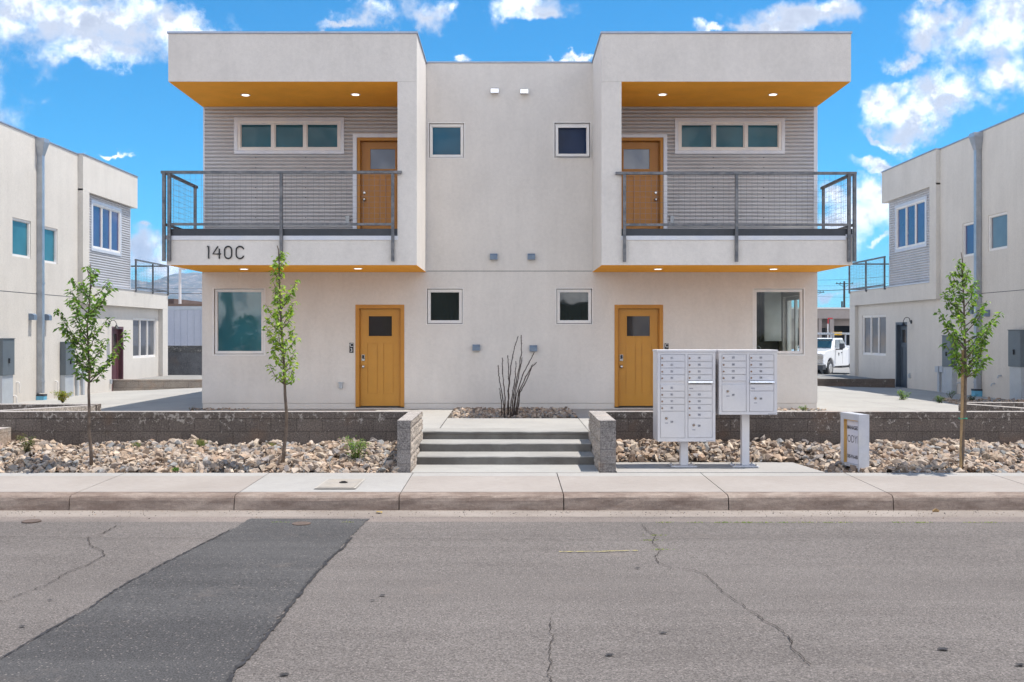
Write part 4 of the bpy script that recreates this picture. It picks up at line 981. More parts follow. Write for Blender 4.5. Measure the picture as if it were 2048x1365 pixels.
    for a_, b_2 in zip(rings[:-1], rings[1:]):
        for j in range(n): gs.face([a_[j], a_[(j + 1) % n], b_2[(j + 1) % n], b_2[j]])
    gs.build('lamp_shade', lo, M_BLK, smooth=True, fix=False)
    return r
side_building(-1); side_building(1)

# ------------------------------------------------------------------ mailboxes
def mailbox(zx0, zx1, ztop, zbot, yfront, cols, post_px, label):
    """zx, zy are pixels of a 5.25x enlargement of the photo with its corner at 1290,690"""
    S = 5.25
    U = lambda zx: wx(1290 + zx / S, yfront); V = lambda zy: wz(690 + zy / S, yfront)
    x0, x1, z1, z0 = U(zx0), U(zx1), V(ztop), V(zbot); dep = .475
    xc = (x0 + x1) / 2
    r = empty('cluster_mailbox', (xc, yfront + dep / 2, -.448), label, 'mailbox', 'cluster mailboxes on the pad')
    xf = facade(yfront)
    c = MB(xf); c.box(x0, x1, z0, z1 - .02, -dep, -.012); 
    co = c.build('cabinet', r, M_BOXW, bevel=.006)
    MB(xf).box(x0 - .006, x1 + .006, z1 - .019, z1 + .012, -dep - .01, .008).build('cabinet_top', r, M_BOXW, bevel=.005)
    fr = MB(xf); holes_wall(fr, x0 + .003, x1 - .003, z0 + .002, z1 - .022, -.011, 0, [(U(cc[0]) - .004, U(cc[1]) + .004, V(max(d[1] for d in cc[2])) - .004, V(min(d[0] for d in cc[2])) + .004) for cc in cols])
    fr.build('face_frame', r, M_BOXW)
    for (ca, cb, rows) in cols:
        for (ra, rb_, kind, num) in rows:
            a, b, v1, v0 = U(ca), U(cb), V(ra), V(rb_)
            if kind == 'hood':
                h = MB(xf); h.prism([(a, v1, -.01), (a, v1 - .004, .03), (a, v0 + .008, .038), (a, v0, .030), (a, v0, -.01)], (b - a, 0, 0)); h.build('outgoing_slot', r, M_SHINY)
                MB(xf).box(a + .02, b - .02, v0 - .012, v0 - .004, -.01, -.004).build('slot_opening', r, M_BLK)
                continue
            o = MB(xf).box(a + .003, b - .003, v0 + .003, v1 - .003, -.0105, .002)
            do = o.build('compartment_door', r, M_BOXW, bevel=.0015)
            if kind == 'blank':
                k = MB(xf); k.box(a + .02, a + .075, v0 + .028, v0 + .045, .0025, .0035); k.build('sticker', do, M_GREYTX); continue
            if kind == 'box':
                lx, ly = U(ca + 17), (v0 + v1) / 2 - .004; nx_, ny_ = U(ca + 118), (v0 + v1) / 2; lr = .0125
            else:
                lx, ly = U(ca + 60), v1 - num[1]; nx_, ny_ = U(ca + 118), ly - num[2]; lr = .021
                num = num[0]
            l = MB(xf).mat(M_CHROME if kind != 'box' else M_BRASS); l.disc((lx, ly, .002), (0, 0, 1), lr, .008, 14)
            if kind != 'box': l.mat(M_BRASS); l.disc((lx, ly, .0105), (0, 0, 1), lr * .5, .004, 10)
            l.build('lock', do)
            pw, ph = .021, .017
            pl_ = MB(xf).box(nx_ - pw, nx_ + pw, ny_ - ph, ny_ + ph, .0025, .0035).build('number_plate', do, mat('grey_decal', (.42, .42, .45), .5, fn=mottled((.42, .42, .45), .03, 9, 30, 0)))
            text_obj('number', num, .036, M_BLK, do, front_mtx(nx_, yfront - .0045, ny_), .0006)
            if kind == 'parcel':
                k = MB(xf); k.box(lx - .02, lx + .025, ly - .075, ly - .062, .0025, .0035); k.build('sticker', do, M_GREYTX)
    # maker strip at the lower right corner
    MB(xf).box(x1 - .135, x1 - .02, z0 + .006, z0 + .016, .0005, .0015).build('maker_strip', r, M_GREYTX)
    # pedestal
    px0, px1, yp = post_px; yy = yfront + .19
    a, b = wx(px0, yy), wx(px1, yy)
    MB().box(a, b, yy, yy + .115, -.43, z0).build('pedestal', r, M_BOXW, bevel=.004)
    cxp = (a + b) / 2 - .02; pm = MB(); pm.box(cxp - .19, cxp + .19, yy - .11, yy + .20, -.447, -.432)
    bo = pm.build('base_plate', r, M_BOXW, bevel=.003)
    for dx in (-.15, .15):
        for dy in (-.08, .17): MB().disc((cxp + dx, yy + dy, -.432), (0, 0, 1), .014, .03, 8).build('bolt', bo, M_CHROME)
    return r
row = lambda ys_, n0: [(a, b, 'box', str(n0 + k)) for k, (a, b) in enumerate(ys_)]
mailbox(133, 741, 62, 1018, -6.53, [
    (163, 419, row([(103, 173), (177, 243), (247, 313), (316, 382), (418, 486), (490, 555), (559, 625), (629, 696)], 1) + [(699, 978, 'parcel', ('1P', .100, .038 * 1.4))]),
    (451, 706, row([(103, 173), (177, 243), (247, 313), (316, 376)], 9) + [(378, 404, 'hood', '')] + [(418, 485, 'blank', '')] + row([(489, 556), (560, 626), (629, 696), (700, 769)], 13) + [(772, 976, 'parcel', ('2P', .098, .01))])],
    (1361, 1376.5, 0), 'taller sixteen-door white cluster mailbox numbered 1 to 16, left of the pair')
mailbox(777, 1390, 62, 735, -6.53, [
    (808, 1063, row([(100, 170), (174, 241), (244, 311), (314, 381)], 17) + [(416, 702, 'parcel', ('3P', .100, .038 * 1.4))]),
    (1098, 1353, row([(100, 170), (174, 241), (244, 311), (314, 376)], 21) + [(378, 402, 'hood', '')] + [(416, 484, 'blank', '')] + [(488, 702, 'parcel', ('4P', .100, .008))])],
    (1484, 1499, 0), 'shorter eight-door white cluster mailbox numbered 17 to 24, right of the pair')

# ------------------------------------------------------------------ management sign
sg = empty('managed_by_sign', (4.955, -6.62, -.46), 'white boxed board sign reading MANAGED BY, standing in the rocks beside the mailboxes', 'sign', rz=R(11.5), local=True)
# local: x thickness (face looks to -x), y width
SW, SH, ST = .50, .81, .125
f = MB(); bw_ = .075
f.box(-ST / 2, ST / 2, -SW / 2, -SW / 2 + .04, 0, SH); f.box(-ST / 2, ST / 2, SW / 2 - .04, SW / 2, 0, SH)
f.box(-ST / 2, ST / 2, -SW / 2 + .04, SW / 2 - .04, SH - .04, SH); f.box(-ST / 2, ST / 2, -SW / 2 + .04, SW / 2 - .04, .05, .09)
for sx in (-1, 1):   # face boards
    x0_, x1_ = (-ST / 2 - .018, -ST / 2 - .001) if sx < 0 else (ST / 2 + .001, ST / 2 + .018)
    f.box(x0_, x1_, SW / 2 - .085, SW / 2, 0, SH - .002); f.box(x0_, x1_, -SW / 2, -SW / 2 + .03, 0, SH - .002)
    f.box(x0_, x1_, -SW / 2 + .03, SW / 2 - .085, SH - .09, SH - .002); f.box(x0_, x1_, -SW / 2 + .03, SW / 2 - .085, .05, .09)
M_SGN = mat('white_painted_wood', (.62, .62, .65), .7, fn=mottled((.50, .50, .52), .07, 9, 60, .001))
f.build('frame', sg, M_SGN)
inr = MB(); inr.box(-ST / 2 + .004, -.03, SW / 2 - .085 - .002, SW / 2 - .0815, .092, SH - .0925); inr.box(-ST / 2 + .004, -.03, -SW / 2 + .0405, SW / 2 - .087, SH - .0425, SH - .0405); inr.box(-ST / 2 - .014, -.03, SW / 2 - .0895, SW / 2 - .0855, .092, SH - .095); inr.box(-ST / 2 - .014, -.03, -SW / 2 + .0405, SW / 2 - .09, SH - .1, SH - .0925)
inr.build('raw_wood_edge', sg, mat('raw_wood', (.55, .33, .10), .7, fn=mottled((.55, .32, .09), .1, 9, 60, .001)))
MB().box(-.03, -.02, -SW / 2 + .041, SW / 2 - .0905, .092, SH - .0945).build('panel', sg, mat('sign_panel', (.60, .60, .68), .5, fn=mottled((.60, .60, .67), .02, 9, 30, 0)))
def smtx(y, z): return Matrix(((0, 0, -1, -.0305), (-1, 0, 0, y), (0, 1, 0, z), (0, 0, 0, 1)))
YL = SW / 2 - .10
text_obj('lettering', 'MANAGED BY', .072, M_BLK, sg, smtx(YL, .60), .0006, .86, 'LEFT', .0022)
text_obj('lettering', 'ODYN', .155, mat('slate_ink', (.10, .10, .12), .6, fn=mottled((.10, .10, .12), .02, 6, 30, 0)), sg, smtx(YL, .435), .0006, .80, 'LEFT')
text_obj('lettering', '505-916-858', .070, M_BLK, sg, smtx(YL, .185), .0006, .85, 'LEFT', .0022)

# ------------------------------------------------------------------ utility cover in the pavement
uc = empty('meter_cover', (*onz(680, 967, -.465)[:2], -.47), 'square pale meter cover set in the pavement left of the steps', 'cover')
P0, P1, P2, P3 = onz(628, 977.5, -.462), onz(711, 977.5, -.462), onz(731, 958.5, -.462), onz(655, 958.5, -.462)
fm = MB(); fm.prism([tuple(p) for p in (P0, P1, P2, P3)], (0, 0, .002)); fm.build('frame', uc, mat('tan_concrete', (.5, .44, .36), .9, fn=mottled((.40, .365, .32), .08, 9, 60, .002)))
cp_ = (P0 + P1 + P2 + P3) / 4
fm = MB(); fm.prism([tuple(cp_ + (p - cp_) * .88 + Vector((0, 0, .004))) for p in (P0, P1, P2, P3)], (0, 0, .003)); fm.build('lid', uc, mat('tan_lid', (.44, .38, .31), .9, fn=mottled((.34, .305, .265), .12, 12, 90, .003)))
fm = MB(); fm.disc((cp_.x + .03, cp_.y + .03, -.456), (0, 0, 1), .055, .012, 16); fm.disc((cp_.x + .03, cp_.y + .03, -.444), (0, 0, 1), .03, .010, 12); fm.build('reader_cap', uc, M_BLK)
M_RUST = mat('rust', (.16, .10, .07), .9, fn=mottled((.12, .085, .068), .25, 25, 90, .004))
for (px, py, lb) in ((63, 1042.5, 'rusty round cap in the asphalt edge at the far left'), (603, 1047.5, 'rusty round cap set in the dark asphalt patch by the gutter')):
    p = onz(px, py, ROADZ + .012); m_ = MB(); m_.tube([(p.x, p.y, ROADZ + .004), (p.x, p.y, ROADZ + .016)], .105, 24); tag(m_.build('valve_cap', None, M_RUST), lb, 'cover')

# ------------------------------------------------------------------ rocks
def hull_protos(n, seed):
    rnd = random.Random(seed); out = []
    for _ in range(n):
        bm = bmesh.new()
        for _ in range(11):
            v = Vector((rnd.gauss(0, 1), rnd.gauss(0, 1), rnd.gauss(0, 1))).normalized() * rnd.uniform(.75, 1.1)
            bm.verts.new((v.x * 1.0, v.y * .78, v.z * .55))
        res = bmesh.ops.convex_hull(bm, input=bm.verts)
        bmesh.ops.delete(bm, geom=[g for g in res['geom_interior'] if isinstance(g, bmesh.types.BMVert)], context='VERTS')
        bm.verts.index_update()
        out.append((np.array([v.co[:] for v in bm.verts]), [tuple(v.index for v in f.verts) for f in bm.faces])); bm.free()
    return out
PROT = hull_protos(16, 5)
PAL = [(.44, .355, .29), (.52, .44, .37), (.40, .33, .28), (.50, .37, .27), (.44, .33, .25), (.56, .45, .35), (.38, .29, .23), (.45, .335, .25), (.34, .30, .275), (.60, .50, .40), (.42, .345, .285), (.52, .40, .30), (.29, .26, .25), (.34, .335, .33), (.42, .30, .22)]
def rocks(name, sampler, n, smin, smax, label, seed, pal=PAL):
    rnd = random.Random(seed); mb = MB(); cols = []
    for _ in range(n):
        x, y, z = sampler(rnd); s = smin + (smax - smin) * rnd.random() ** 2.2
        V, Fc = PROT[rnd.randrange(len(PROT))]
        Rm = np.array((Matrix.Rotation(rnd.uniform(0, 6.3), 3, 'Z') @ Matrix.Rotation(rnd.gauss(0, .6), 3, 'X') @ Matrix.Rotation(rnd.gauss(0, .6), 3, 'Y')))
        W_ = (V * s * rnd.uniform(.85, 1.2)) @ Rm.T + np.array((x, y, z))
        b = len(mb.v); mb.v.extend(map(tuple, W_)); c = rnd.choice(pal); k = rnd.uniform(.55, .98); c = (c[0] * k, c[1] * k, c[2] * k, 1)
        for fc in Fc: mb.f.append(tuple(i + b for i in fc)); mb.m.append(0)
        mb.c.extend([c] * len(W_))
    o = mb.build(name, None, M_ROCK, fix=False)
    return tag(o, label, 'rocks', kind='stuff')
def bedz(x, y):
    t = max(0, min(1, (y + 6.98) / 1.7)); return -.50 + .26 * t ** .85 + .025 * math.sin(x * 2.1) * t + .02 * math.sin(x * 5.3 + y * 3)
def rbz(x, y):
    k = max(0, min(1, (x - 4.35) / .5)); return (-.45 + (y + 5.87) * .42) * (1 - k) + bedz(x, y) * k
def left_bed(r):
    x = r.uniform(-9.4, -1.60); y = r.uniform(-6.94, -5.30); return x, y, bedz(x, y) + r.uniform(-.01, .05)
def right_bed(r):
    while True:
        x = r.uniform(1.53, 10.0); y = r.uniform(-6.94, -5.30)
        if x < 4.36 and y < -5.84: continue
        if (x - 4.955) ** 2 + (y + 6.62) ** 2 < .16 ** 2: continue
        z = rbz(x, y)
        return x, y, z + r.uniform(-.01, .05)
for (nm, a, b) in (('l', -9.5, -1.59), ('r', 1.51, 10.1)):
    m_ = MB(); m_.grid(lambda x, y: (x, y, ((rbz(x, y) - .03 if y > -5.9 or x > 4.5 else -.55) if x > 1 else bedz(x, y) - .03)), [a + (b - a) * k / 40 for k in range(41)], [-6.975, -6.6, -6.2, -5.86, -5.5, -5.275]); struct('soil_bed', m_, M_SOIL, fix=False)
rocks('rock_mulch', left_bed, 6000, .028, .105, 'tan crushed rock covering the bed in front of the left retaining wall', 11)
rocks('rock_mulch', right_bed, 5900, .028, .108, 'tan crushed rock covering the bed around the mailboxes and the sign', 12)
rocks('rock_mulch', lambda r: (r.uniform(-1.1, 1.24), r.uniform(-2.28, -.03), -.10 + r.uniform(0, .05)), 1150, .035, .075, 'crushed rock in the planter below the centre wall', 13)
rocks('rock_mulch', lambda r: (lambda x: (x, r.uniform(-2.9, 3.5) , cz(x, 0) + .005))(r.uniform(10.2, 12.3)), 900, .04, .09, 'brown crushed rock along the foot of the right building', 14)
rocks('rock_mulch', lambda r: (lambda x: (x, r.uniform(-.5, -.04), cz(x, 0) + .005))(r.choice([r.uniform(-6.5, -5.4), r.uniform(5.4, 6.5)])), 130, .03, .06, 'small rocks along the foot of the central building', 15)
rocks('rock_mulch', lambda r: (lambda x: (x, r.uniform(-3.2, -2.2), cz(x, -2.5) + .005))(r.uniform(-7.6, -6.9)), 120, .03, .07, 'small rocks at the end of the oblique yard wall', 16)
# grit washed into the gutter
rocks('gutter_grit', lambda r: (r.uniform(-9, 9), -8.83 - abs(r.gauss(0, .22)), ROADZ + .004), 1500, .003, .011, 'fine grit and pebbles lying along the gutter', 17, [(.30, .22, .16), (.10, .09, .08), (.40, .31, .24), (.06, .055, .05)])
p = onz(1872, 1025, ROADZ); rnd = random.Random(2); V, Fc = PROT[3]; m_ = MB()
m_.v = [tuple(v) for v in V * .05 + np.array((p.x, p.y, ROADZ + .02))]; m_.f = list(Fc); m_.m = [0] * len(Fc); m_.c = [(.3, .2, .1, 1)] * len(m_.v)
tag(m_.build('stone', None, M_ROCK, fix=False), 'single brown stone lying in the gutter at the right', 'stone')

# ------------------------------------------------------------------ plants
def leaf(mb, p, d, size, col, rnd, fold=.25, wr=.5):
    d = d.normalized(); side = d.cross(Vector((rnd.gauss(0, .5), rnd.gauss(0, .5), 1))).normalized(); up = side.cross(d)
    a = p; b = p + d * size; c1 = p + d * size * .45 + side * size * wr * .5 + up * size * fold * .3; c2 = p + d * size * .45 - side * size * wr * .5 + up * size * fold * .3
    m1 = p + d * size * .5 - up * size * fold * .15
    i = [mb.pt(v) for v in (a, c1, m1, c2, b)]
    mb.face([i[0], i[2], i[1]]); mb.face([i[0], i[3], i[2]]); mb.face([i[1], i[2], i[4]]); mb.face([i[2], i[3], i[4]])
    mb.c.extend([(*col, 1)] * 5)
def tree(px, py, base_z, prof, trunk_pts, nbr, label, seed, cols, leafsize=.062, density=1.0, low=.0, droop=.55):
    """prof: list of (photo y, left px, right px) of the crown outline"""
    base = onz(px, py, base_z); y = base.y; rnd = random.Random(seed)
    r = empty('young_tree', tuple(base), label, 'tree', 'young trees in the rock bed')
    T = [Vector((wx(a, y), y + rnd.gauss(0, .012), wz(b, y))) for a, b in trunk_pts]
    top = prof[0][0]; H = len(T)
    rad = [.026 * (1 - .86 * k / (H - 1)) + .002 for k in range(H)]
    tm = MB(); tm.tube(T, rad, 8)
    def outline(py_):
        for (a, b) in zip(prof[:-1], prof[1:]):
            if a[0] <= py_ <= b[0]:
                t = (py_ - a[0]) / (b[0] - a[0]); return a[1] + (b[1] - a[1]) * t, a[2] + (b[2] - a[2]) * t
        return None
    def trunk_at(z):
        for a, b in zip(T[:-1], T[1:]):
            if a.z <= z <= b.z: return a.lerp(b, (z - a.z) / (b.z - a.z))
        return T[-1]
    lf = MB(); bot = prof[-1][0]
    zt, zb = wz(top, y), wz(bot, y)
    twigs = []
    for k in range(nbr):
        t = (k + .5) / nbr; ztip = zb + (zt - zb) * t ** .92
        o = outline(VPY + (CZ - ztip) * F / (y - CY))
        if not o: continue
        cx = trunk_at(ztip).x; xl, xr = wx(o[0], y), wx(o[1], y)
        ang = k * 2.39996 + rnd.gauss(0, .3)
        ca, sa = math.cos(ang), math.sin(ang)
        reach = (xr - cx) if ca > 0 else (cx - xl)
        hw = (xr - xl) / 2
        tip = Vector((cx + ca * reach * rnd.choice((.5, .8, .95, 1.0, 1.15, 1.3)) * rnd.uniform(.85, 1.05), y + sa * hw * rnd.uniform(.55, 1.0), ztip))
        rl = math.hypot(tip.x - cx, tip.y - y)
        st = trunk_at(max(zb - .10, ztip - rl * rnd.uniform(.8, 1.5) - .03))
        mid = st.lerp(tip, .5) + Vector((ca * rl * .12, sa * rl * .12, -rl * .06))
        pts = [st, st.lerp(mid, .5), mid, mid.lerp(tip, .5) + Vector((0, 0, .01)), tip]
        tm.tube(pts, [.009, .007, .0055, .004, .002], 5, False)
        twigs.append((pts, rl))
    for pts, rl in twigs:
        L = sum((b - a).length for a, b in zip(pts[:-1], pts[1:])); n = max(3, int(L / .030 * density))
        for i in range(n):
            t = .30 + .72 * (i + rnd.random()) / n; t = min(t, .999); s = t * 4; k = int(s); p = pts[k].lerp(pts[min(k + 1, 4)], s - k)
            for _ in range(rnd.choice((1, 2, 2, 3))):
                q = p + Vector((rnd.gauss(0, .020), rnd.gauss(0, .020), rnd.gauss(0, .015)))
                a = rnd.uniform(0, 6.283); d = Vector((math.cos(a), math.sin(a), -droop + rnd.gauss(0, .35)))
                c = rnd.choice(cols); kk = rnd.uniform(.75, 1.25); c = (c[0] * kk, c[1] * kk, c[2] * kk)
                leaf(lf, q, d, leafsize * rnd.uniform(.65, 1.2), c, rnd)
    # leaves along the leader
    for i in range(int(70 * density)):
        z = zb + (zt - zb) * rnd.random(); p = trunk_at(z); o = outline(VPY + (CZ - z) * F / (y - CY))
        hw = (wx(o[1], y) - wx(o[0], y)) / 2 * .5 if o else .03
        a = rnd.uniform(0, 6.283); q = p + Vector((math.cos(a), math.sin(a), 0)) * hw * rnd.random()
        leaf(lf, q, Vector((math.cos(a), math.sin(a), -droop)), leafsize * rnd.uniform(.7, 1.2), rnd.choice(cols), rnd)
    tm.build('trunk', r, M_BARK, smooth=True, fix=False)
    lf.build('crown', r, M_LEAF, fix=False)
    return r
GR = [(.11, .20, .03), (.14, .25, .04), (.07, .14, .025), (.19, .30, .045), (.26, .36, .06)]
GR1 = [(.09, .17, .03), (.12, .22, .04), (.055, .115, .022), (.16, .27, .045), (.24, .34, .06)]
GR2 = [(.18, .29, .04), (.24, .36, .05), (.12, .21, .03), (.32, .42, .06), (.38, .46, .08)]
tree(181, 926, -.36, [(530, 172, 190), (545, 168, 198), (556, 150, 212), (580, 140, 220), (600, 118, 226), (618, 124, 232), (640, 128, 226), (655, 118, 238), (668, 132, 240), (690, 134, 226), (705, 136, 222), (722, 144, 216), (740, 152, 206), (752, 160, 200)],
     [(182, 930), (181, 900), (178, 860), (179, 820), (177, 780), (178, 740), (176, 700), (175, 650), (180, 600), (181, 560), (180, 528)], 44, 'leftmost young tree, slim and dark green, on a bare grey trunk in the rock bed', 21, GR1, density=.95, leafsize=.088)
tree(567, 926, -.36, [(500, 562, 573), (522, 542, 566), (535, 540, 566), (550, 545, 566), (560, 546, 600), (575, 548, 600), (590, 545, 592), (600, 530, 596), (612, 526, 604), (640, 524, 600), (660, 528, 598), (680, 536, 612), (700, 540, 610), (715, 540, 600), (728, 536, 606), (745, 545, 596), (757, 560, 584)],
     [(565, 930), (568, 900), (571, 860), (573, 830), (570, 790), (569, 750), (566, 700), (563, 650), (560, 600), (559, 560), (558, 530), (557, 500), (555, 492)], 46, 'second young tree with bright yellow green leaves before the big left window', 22, GR2, density=1.15, leafsize=.078)
tree(1919, 936, -.40, [(518, 1918, 1932), (532, 1902, 1944), (550, 1898, 1950), (572, 1894, 1968), (595, 1886, 1976), (610, 1892, 1990), (628, 1888, 2000), (645, 1884, 1994), (660, 1880, 1982), (680, 1878, 1980), (700, 1884, 1980), (715, 1896, 1972), (730, 1908, 1962), (742, 1916, 1950)],
     [(1924, 936), (1925, 900), (1926, 860), (1930, 820), (1930, 780), (1931, 745), (1930, 700), (1929, 650), (1928, 600), (1926, 560), (1925, 520), (1923, 505)], 44, 'rightmost young tree, mid green, tied to a wooden stake', 23, GR, density=1.0, leafsize=.085)
yb = onz(1918, 938, -.42)
st = empty('tree_stake', (yb.x, yb.y - .045, -.45), 'tan wooden stake with green tie beside the rightmost young tree', 'stake')
MB().tube([(wx(1918, yb.y), yb.y - .045, -.5), (wx(1922, yb.y), yb.y - .04, .55), (wx(1924, yb.y), yb.y - .03, wz(700, yb.y))], .022, 8).build('stake_post', st, M_STAKE)
tm_ = MB(); n = 16
for z in (wz(837, yb.y),): tm_.tube([(wx(1924.5, yb.y) + .055 * math.cos(a), yb.y - .02 + .05 * math.sin(a), z + .006 * math.sin(3 * a)) for a in [2 * math.pi * k / n for k in range(n + 1)]], .007, 5)
tm_.build('green_tie', st, mat('green_tie', (.02, .30, .18), .6, fn=mottled((.02, .30, .18), .05, 9, 30, 0)))

# ocotillo-like bundle of bare stems
oy = -2.12
oc = empty('ocotillo', (wx(1020, oy), oy, -.09), 'bundle of bare dark thorny stems rising from the centre planter', 'plant')
SX = lambda a: wx(830 + a / 2.843, oy); SZ = lambda b: wz(480 + b / 2.843, oy)
stems = [[(520, 1012), (505, 940), (487, 830), (476, 770), (474, 712)], [(512, 1012), (492, 930), (480, 843)], [(522, 1012), (512, 900), (500, 780), (495, 672)], [(530, 1012), (532, 900), (535, 790), (530, 710), (527, 655)],
 [(536, 1012), (530, 860), (545, 720), (565, 620), (587, 548)], [(540, 1012), (550, 900), (570, 780), (575, 690)], [(545, 1012), (560, 880), (590, 740), (605, 640), (602, 542)], [(550, 1012), (572, 860), (600, 720), (610, 670)],
 [(555, 1012), (575, 880), (620, 750), (660, 680), (679, 640)], [(560, 1012), (590, 860), (640, 760), (670, 705)], [(565, 1012), (597, 870), (640, 790), (665, 725), (695, 698)], [(558, 1012), (580, 930), (600, 850)]]
rnd = random.Random(8)
for k, sline in enumerate(stems):
    dy = rnd.uniform(-.3, .3); P = []; sline = [(sline[0][0] + (sline[0][0] - 541) * .6, 1012)] + sline[1:]
    for (a, b), (c, d) in zip(sline[:-1], sline[1:]):
        for j in range(6): t = j / 6; P.append((a + (c - a) * t, b + (d - b) * t))
    P.append(sline[-1]); n = len(P)
    pts = [(SX(a) + rnd.gauss(0, .004), oy + dy * i / n + rnd.gauss(0, .004), SZ(b)) for i, (a, b) in enumerate(P)]
    m_ = MB(); m_.tube(pts, [(.0110 - .0045 * i / n) * rnd.uniform(.85, 1.2) for i in range(n)], 6)
    for i in range(1, n - 1):
        for _ in range(2):
            a = rnd.uniform(0, 6.28); p = Vector(pts[i]); m_.tube([p, p + Vector((math.cos(a), math.sin(a), .35)) * .028], [.003, .0008], 3, False)
    m_.build('stem', oc, M_STEM, fix=False)

def shrub(name, c, w_, h_, n, cols, label, seed, cat='shrub', size=.03, up=.8, blades=False, stems=7):
    rnd = random.Random(seed); r = empty(name, tuple(c), label, cat); sm = MB(); lf = MB()
    for k in range(stems):
        a = rnd.uniform(0, 6.28); rr = w_ / 2 * rnd.uniform(.3, 1)
        hh = h_ * rnd.uniform(.65, 1.0); tip = Vector((c[0] + math.cos(a) * rr, c[1] + math.sin(a) * rr * .7, c[2] + hh)); b = Vector(c) + Vector((rnd.gauss(0, .02), rnd.gauss(0, .02), 0))
        if blades:
            for _ in range(n // stems):
                aa = a + rnd.gauss(0, .6); q = b + Vector((rnd.gauss(0, w_ * .15), rnd.gauss(0, w_ * .12), 0)); t = q + Vector((math.cos(aa) * rr * rnd.uniform(.2, .8), math.sin(aa) * rr * .5, hh * rnd.uniform(.4, 1)))
                cc_ = rnd.choice(cols); s = Vector((-math.sin(aa), math.cos(aa), 0)) * .004
                i = [lf.pt(q - s), lf.pt(q + s), lf.pt(q.lerp(t, .6) + s * .7 + Vector((0, 0, .02))), lf.pt(t), lf.pt(q.lerp(t, .6) - s * .7 + Vector((0, 0, .02)))]
                lf.face(i); lf.c.extend([(*cc_, 1)] * 5)
            continue
        mid = b.lerp(tip, .5) + Vector((0, 0, h_ * .05)); sm.tube([b, mid, tip], [.006, .004, .002], 5, False)
        for i in range(n // stems):
            t = .15 + .85 * rnd.random(); p = (b.lerp(mid, t * 2) if t < .5 else mid.lerp(tip, t * 2 - 1)) + Vector((rnd.gauss(0, w_ * .07), rnd.gauss(0, w_ * .07), rnd.gauss(0, .012)))
            a2 = rnd.uniform(0, 6.28); cc_ = rnd.choice(cols); kk = rnd.uniform(.75, 1.25)
            leaf(lf, p, Vector((math.cos(a2), math.sin(a2), up * rnd.uniform(-.2, 1.2))), size * rnd.uniform(.7, 1.3), tuple(v * kk for v in cc_), rnd)
    if sm.v: sm.build('stems', r, M_STEM, fix=False)
    lf.build('foliage', r, M_LEAF, fix=False)
    return r
OL = [(.14, .15, .05), (.10, .13, .04), (.20, .19, .08), (.08, .10, .035)]
DRY = [(.34, .30, .15), (.28, .27, .12), (.22, .26, .08), (.40, .34, .2)]
GS = [(.14, .24, .05), (.19, .29, .07), (.10, .18, .04), (.24, .30, .10)]
shrub('shrub', onz(52, 912, -.34), .34, .34, 420, OL, 'small olive shrub at the far left of the rock bed', 31, size=.03)
shrub('shrub', onz(710, 924, -.38), .50, .40, 620, GS, 'leafy light green shrub near the pier left of the steps', 32, size=.034)
shrub('grass_tuft', onz(272, 901, -.30), .22, .15, 220, GS + DRY, 'green grass tuft to the right of the leftmost tree', 33, 'grass', blades=True)
shrub('grass_tuft', onz(403, 897, -.28), .26, .17, 260, GS + DRY, 'yellow green grass tuft midway between the two left trees', 34, 'grass', blades=True)
shrub('grass_tuft', onz(545, 901, -.30), .26, .14, 260, DRY, 'dry straw coloured tuft just left of the second tree', 35, 'grass', blades=True)
shrub('grass_tuft', onz(350, 942, -.45), .12, .06, 90, GS, 'tiny green tuft at the pavement edge of the rock bed', 36, 'grass', blades=True)
yl = [(.30, .28, .04), (.22, .26, .03), (.16, .22, .03), (.34, .22, .05)]
shrub('shrub', onz(125, 806, -.20), .55, .30, 700, yl, 'yellow green spreading shrub by the wall of the left building', 37, size=.045, stems=14)
shrub('shrub', onz(1806, 803, -.15), .42, .28, 320, GS, 'light green shrub closest to the slate door of the right building', 38, size=.04)
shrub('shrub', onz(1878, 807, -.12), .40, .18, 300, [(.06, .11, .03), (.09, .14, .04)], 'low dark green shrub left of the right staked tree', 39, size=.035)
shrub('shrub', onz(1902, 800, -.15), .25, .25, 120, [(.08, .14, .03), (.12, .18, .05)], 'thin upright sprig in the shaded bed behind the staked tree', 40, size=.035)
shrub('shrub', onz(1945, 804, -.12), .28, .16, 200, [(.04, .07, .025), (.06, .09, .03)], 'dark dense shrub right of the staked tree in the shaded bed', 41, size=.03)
shrub('weed', onz(1608, 823, -.08), .24, .12, 120, GS, 'small weed at the right foot of the central building', 42, 'plant', size=.028)
shrub('weed', onz(382, 822, -.08), .22, .07, 90, [(.25, .10, .08), (.12, .14, .05)], 'small reddish weed at the left foot of the central building', 43, 'plant', size=.025)
# weeds along the asphalt seam: nobody could count them
wd = MB(); rnd = random.Random(50)
for cxp in (1330, 1392, 1440, 1455, 1490, 1498, 1530, 1570, 1612, 1655, 1690, 1800, 1840, 1845, 1945, 1980, 560, 700, 1300, 1310, 1303):
    p = onz(cxp, 1046.5, ROADZ) if cxp not in (1300, 1310, 1303) else {1300: rz(1300, 1081), 1310: rz(1312, 1071), 1303: rz(1318, 1100)}[cxp]
    for _ in range(38):
        q = p + Vector((rnd.gauss(0, .05), rnd.gauss(0, .010), .004)); t = q + Vector((rnd.gauss(0, .014), rnd.gauss(0, .01), rnd.uniform(.004, .02))); s = Vector((.003, 0, 0))
        wd.face([wd.pt(q - s), wd.pt(q + s), wd.pt(t)]); wd.c.extend([(*rnd.choice(DRY + GS), 1)] * 3)
tag(wd.build('seam_weeds', None, M_LEAF, fix=False), 'sparse weeds growing along the asphalt seam', 'weeds', kind='stuff')
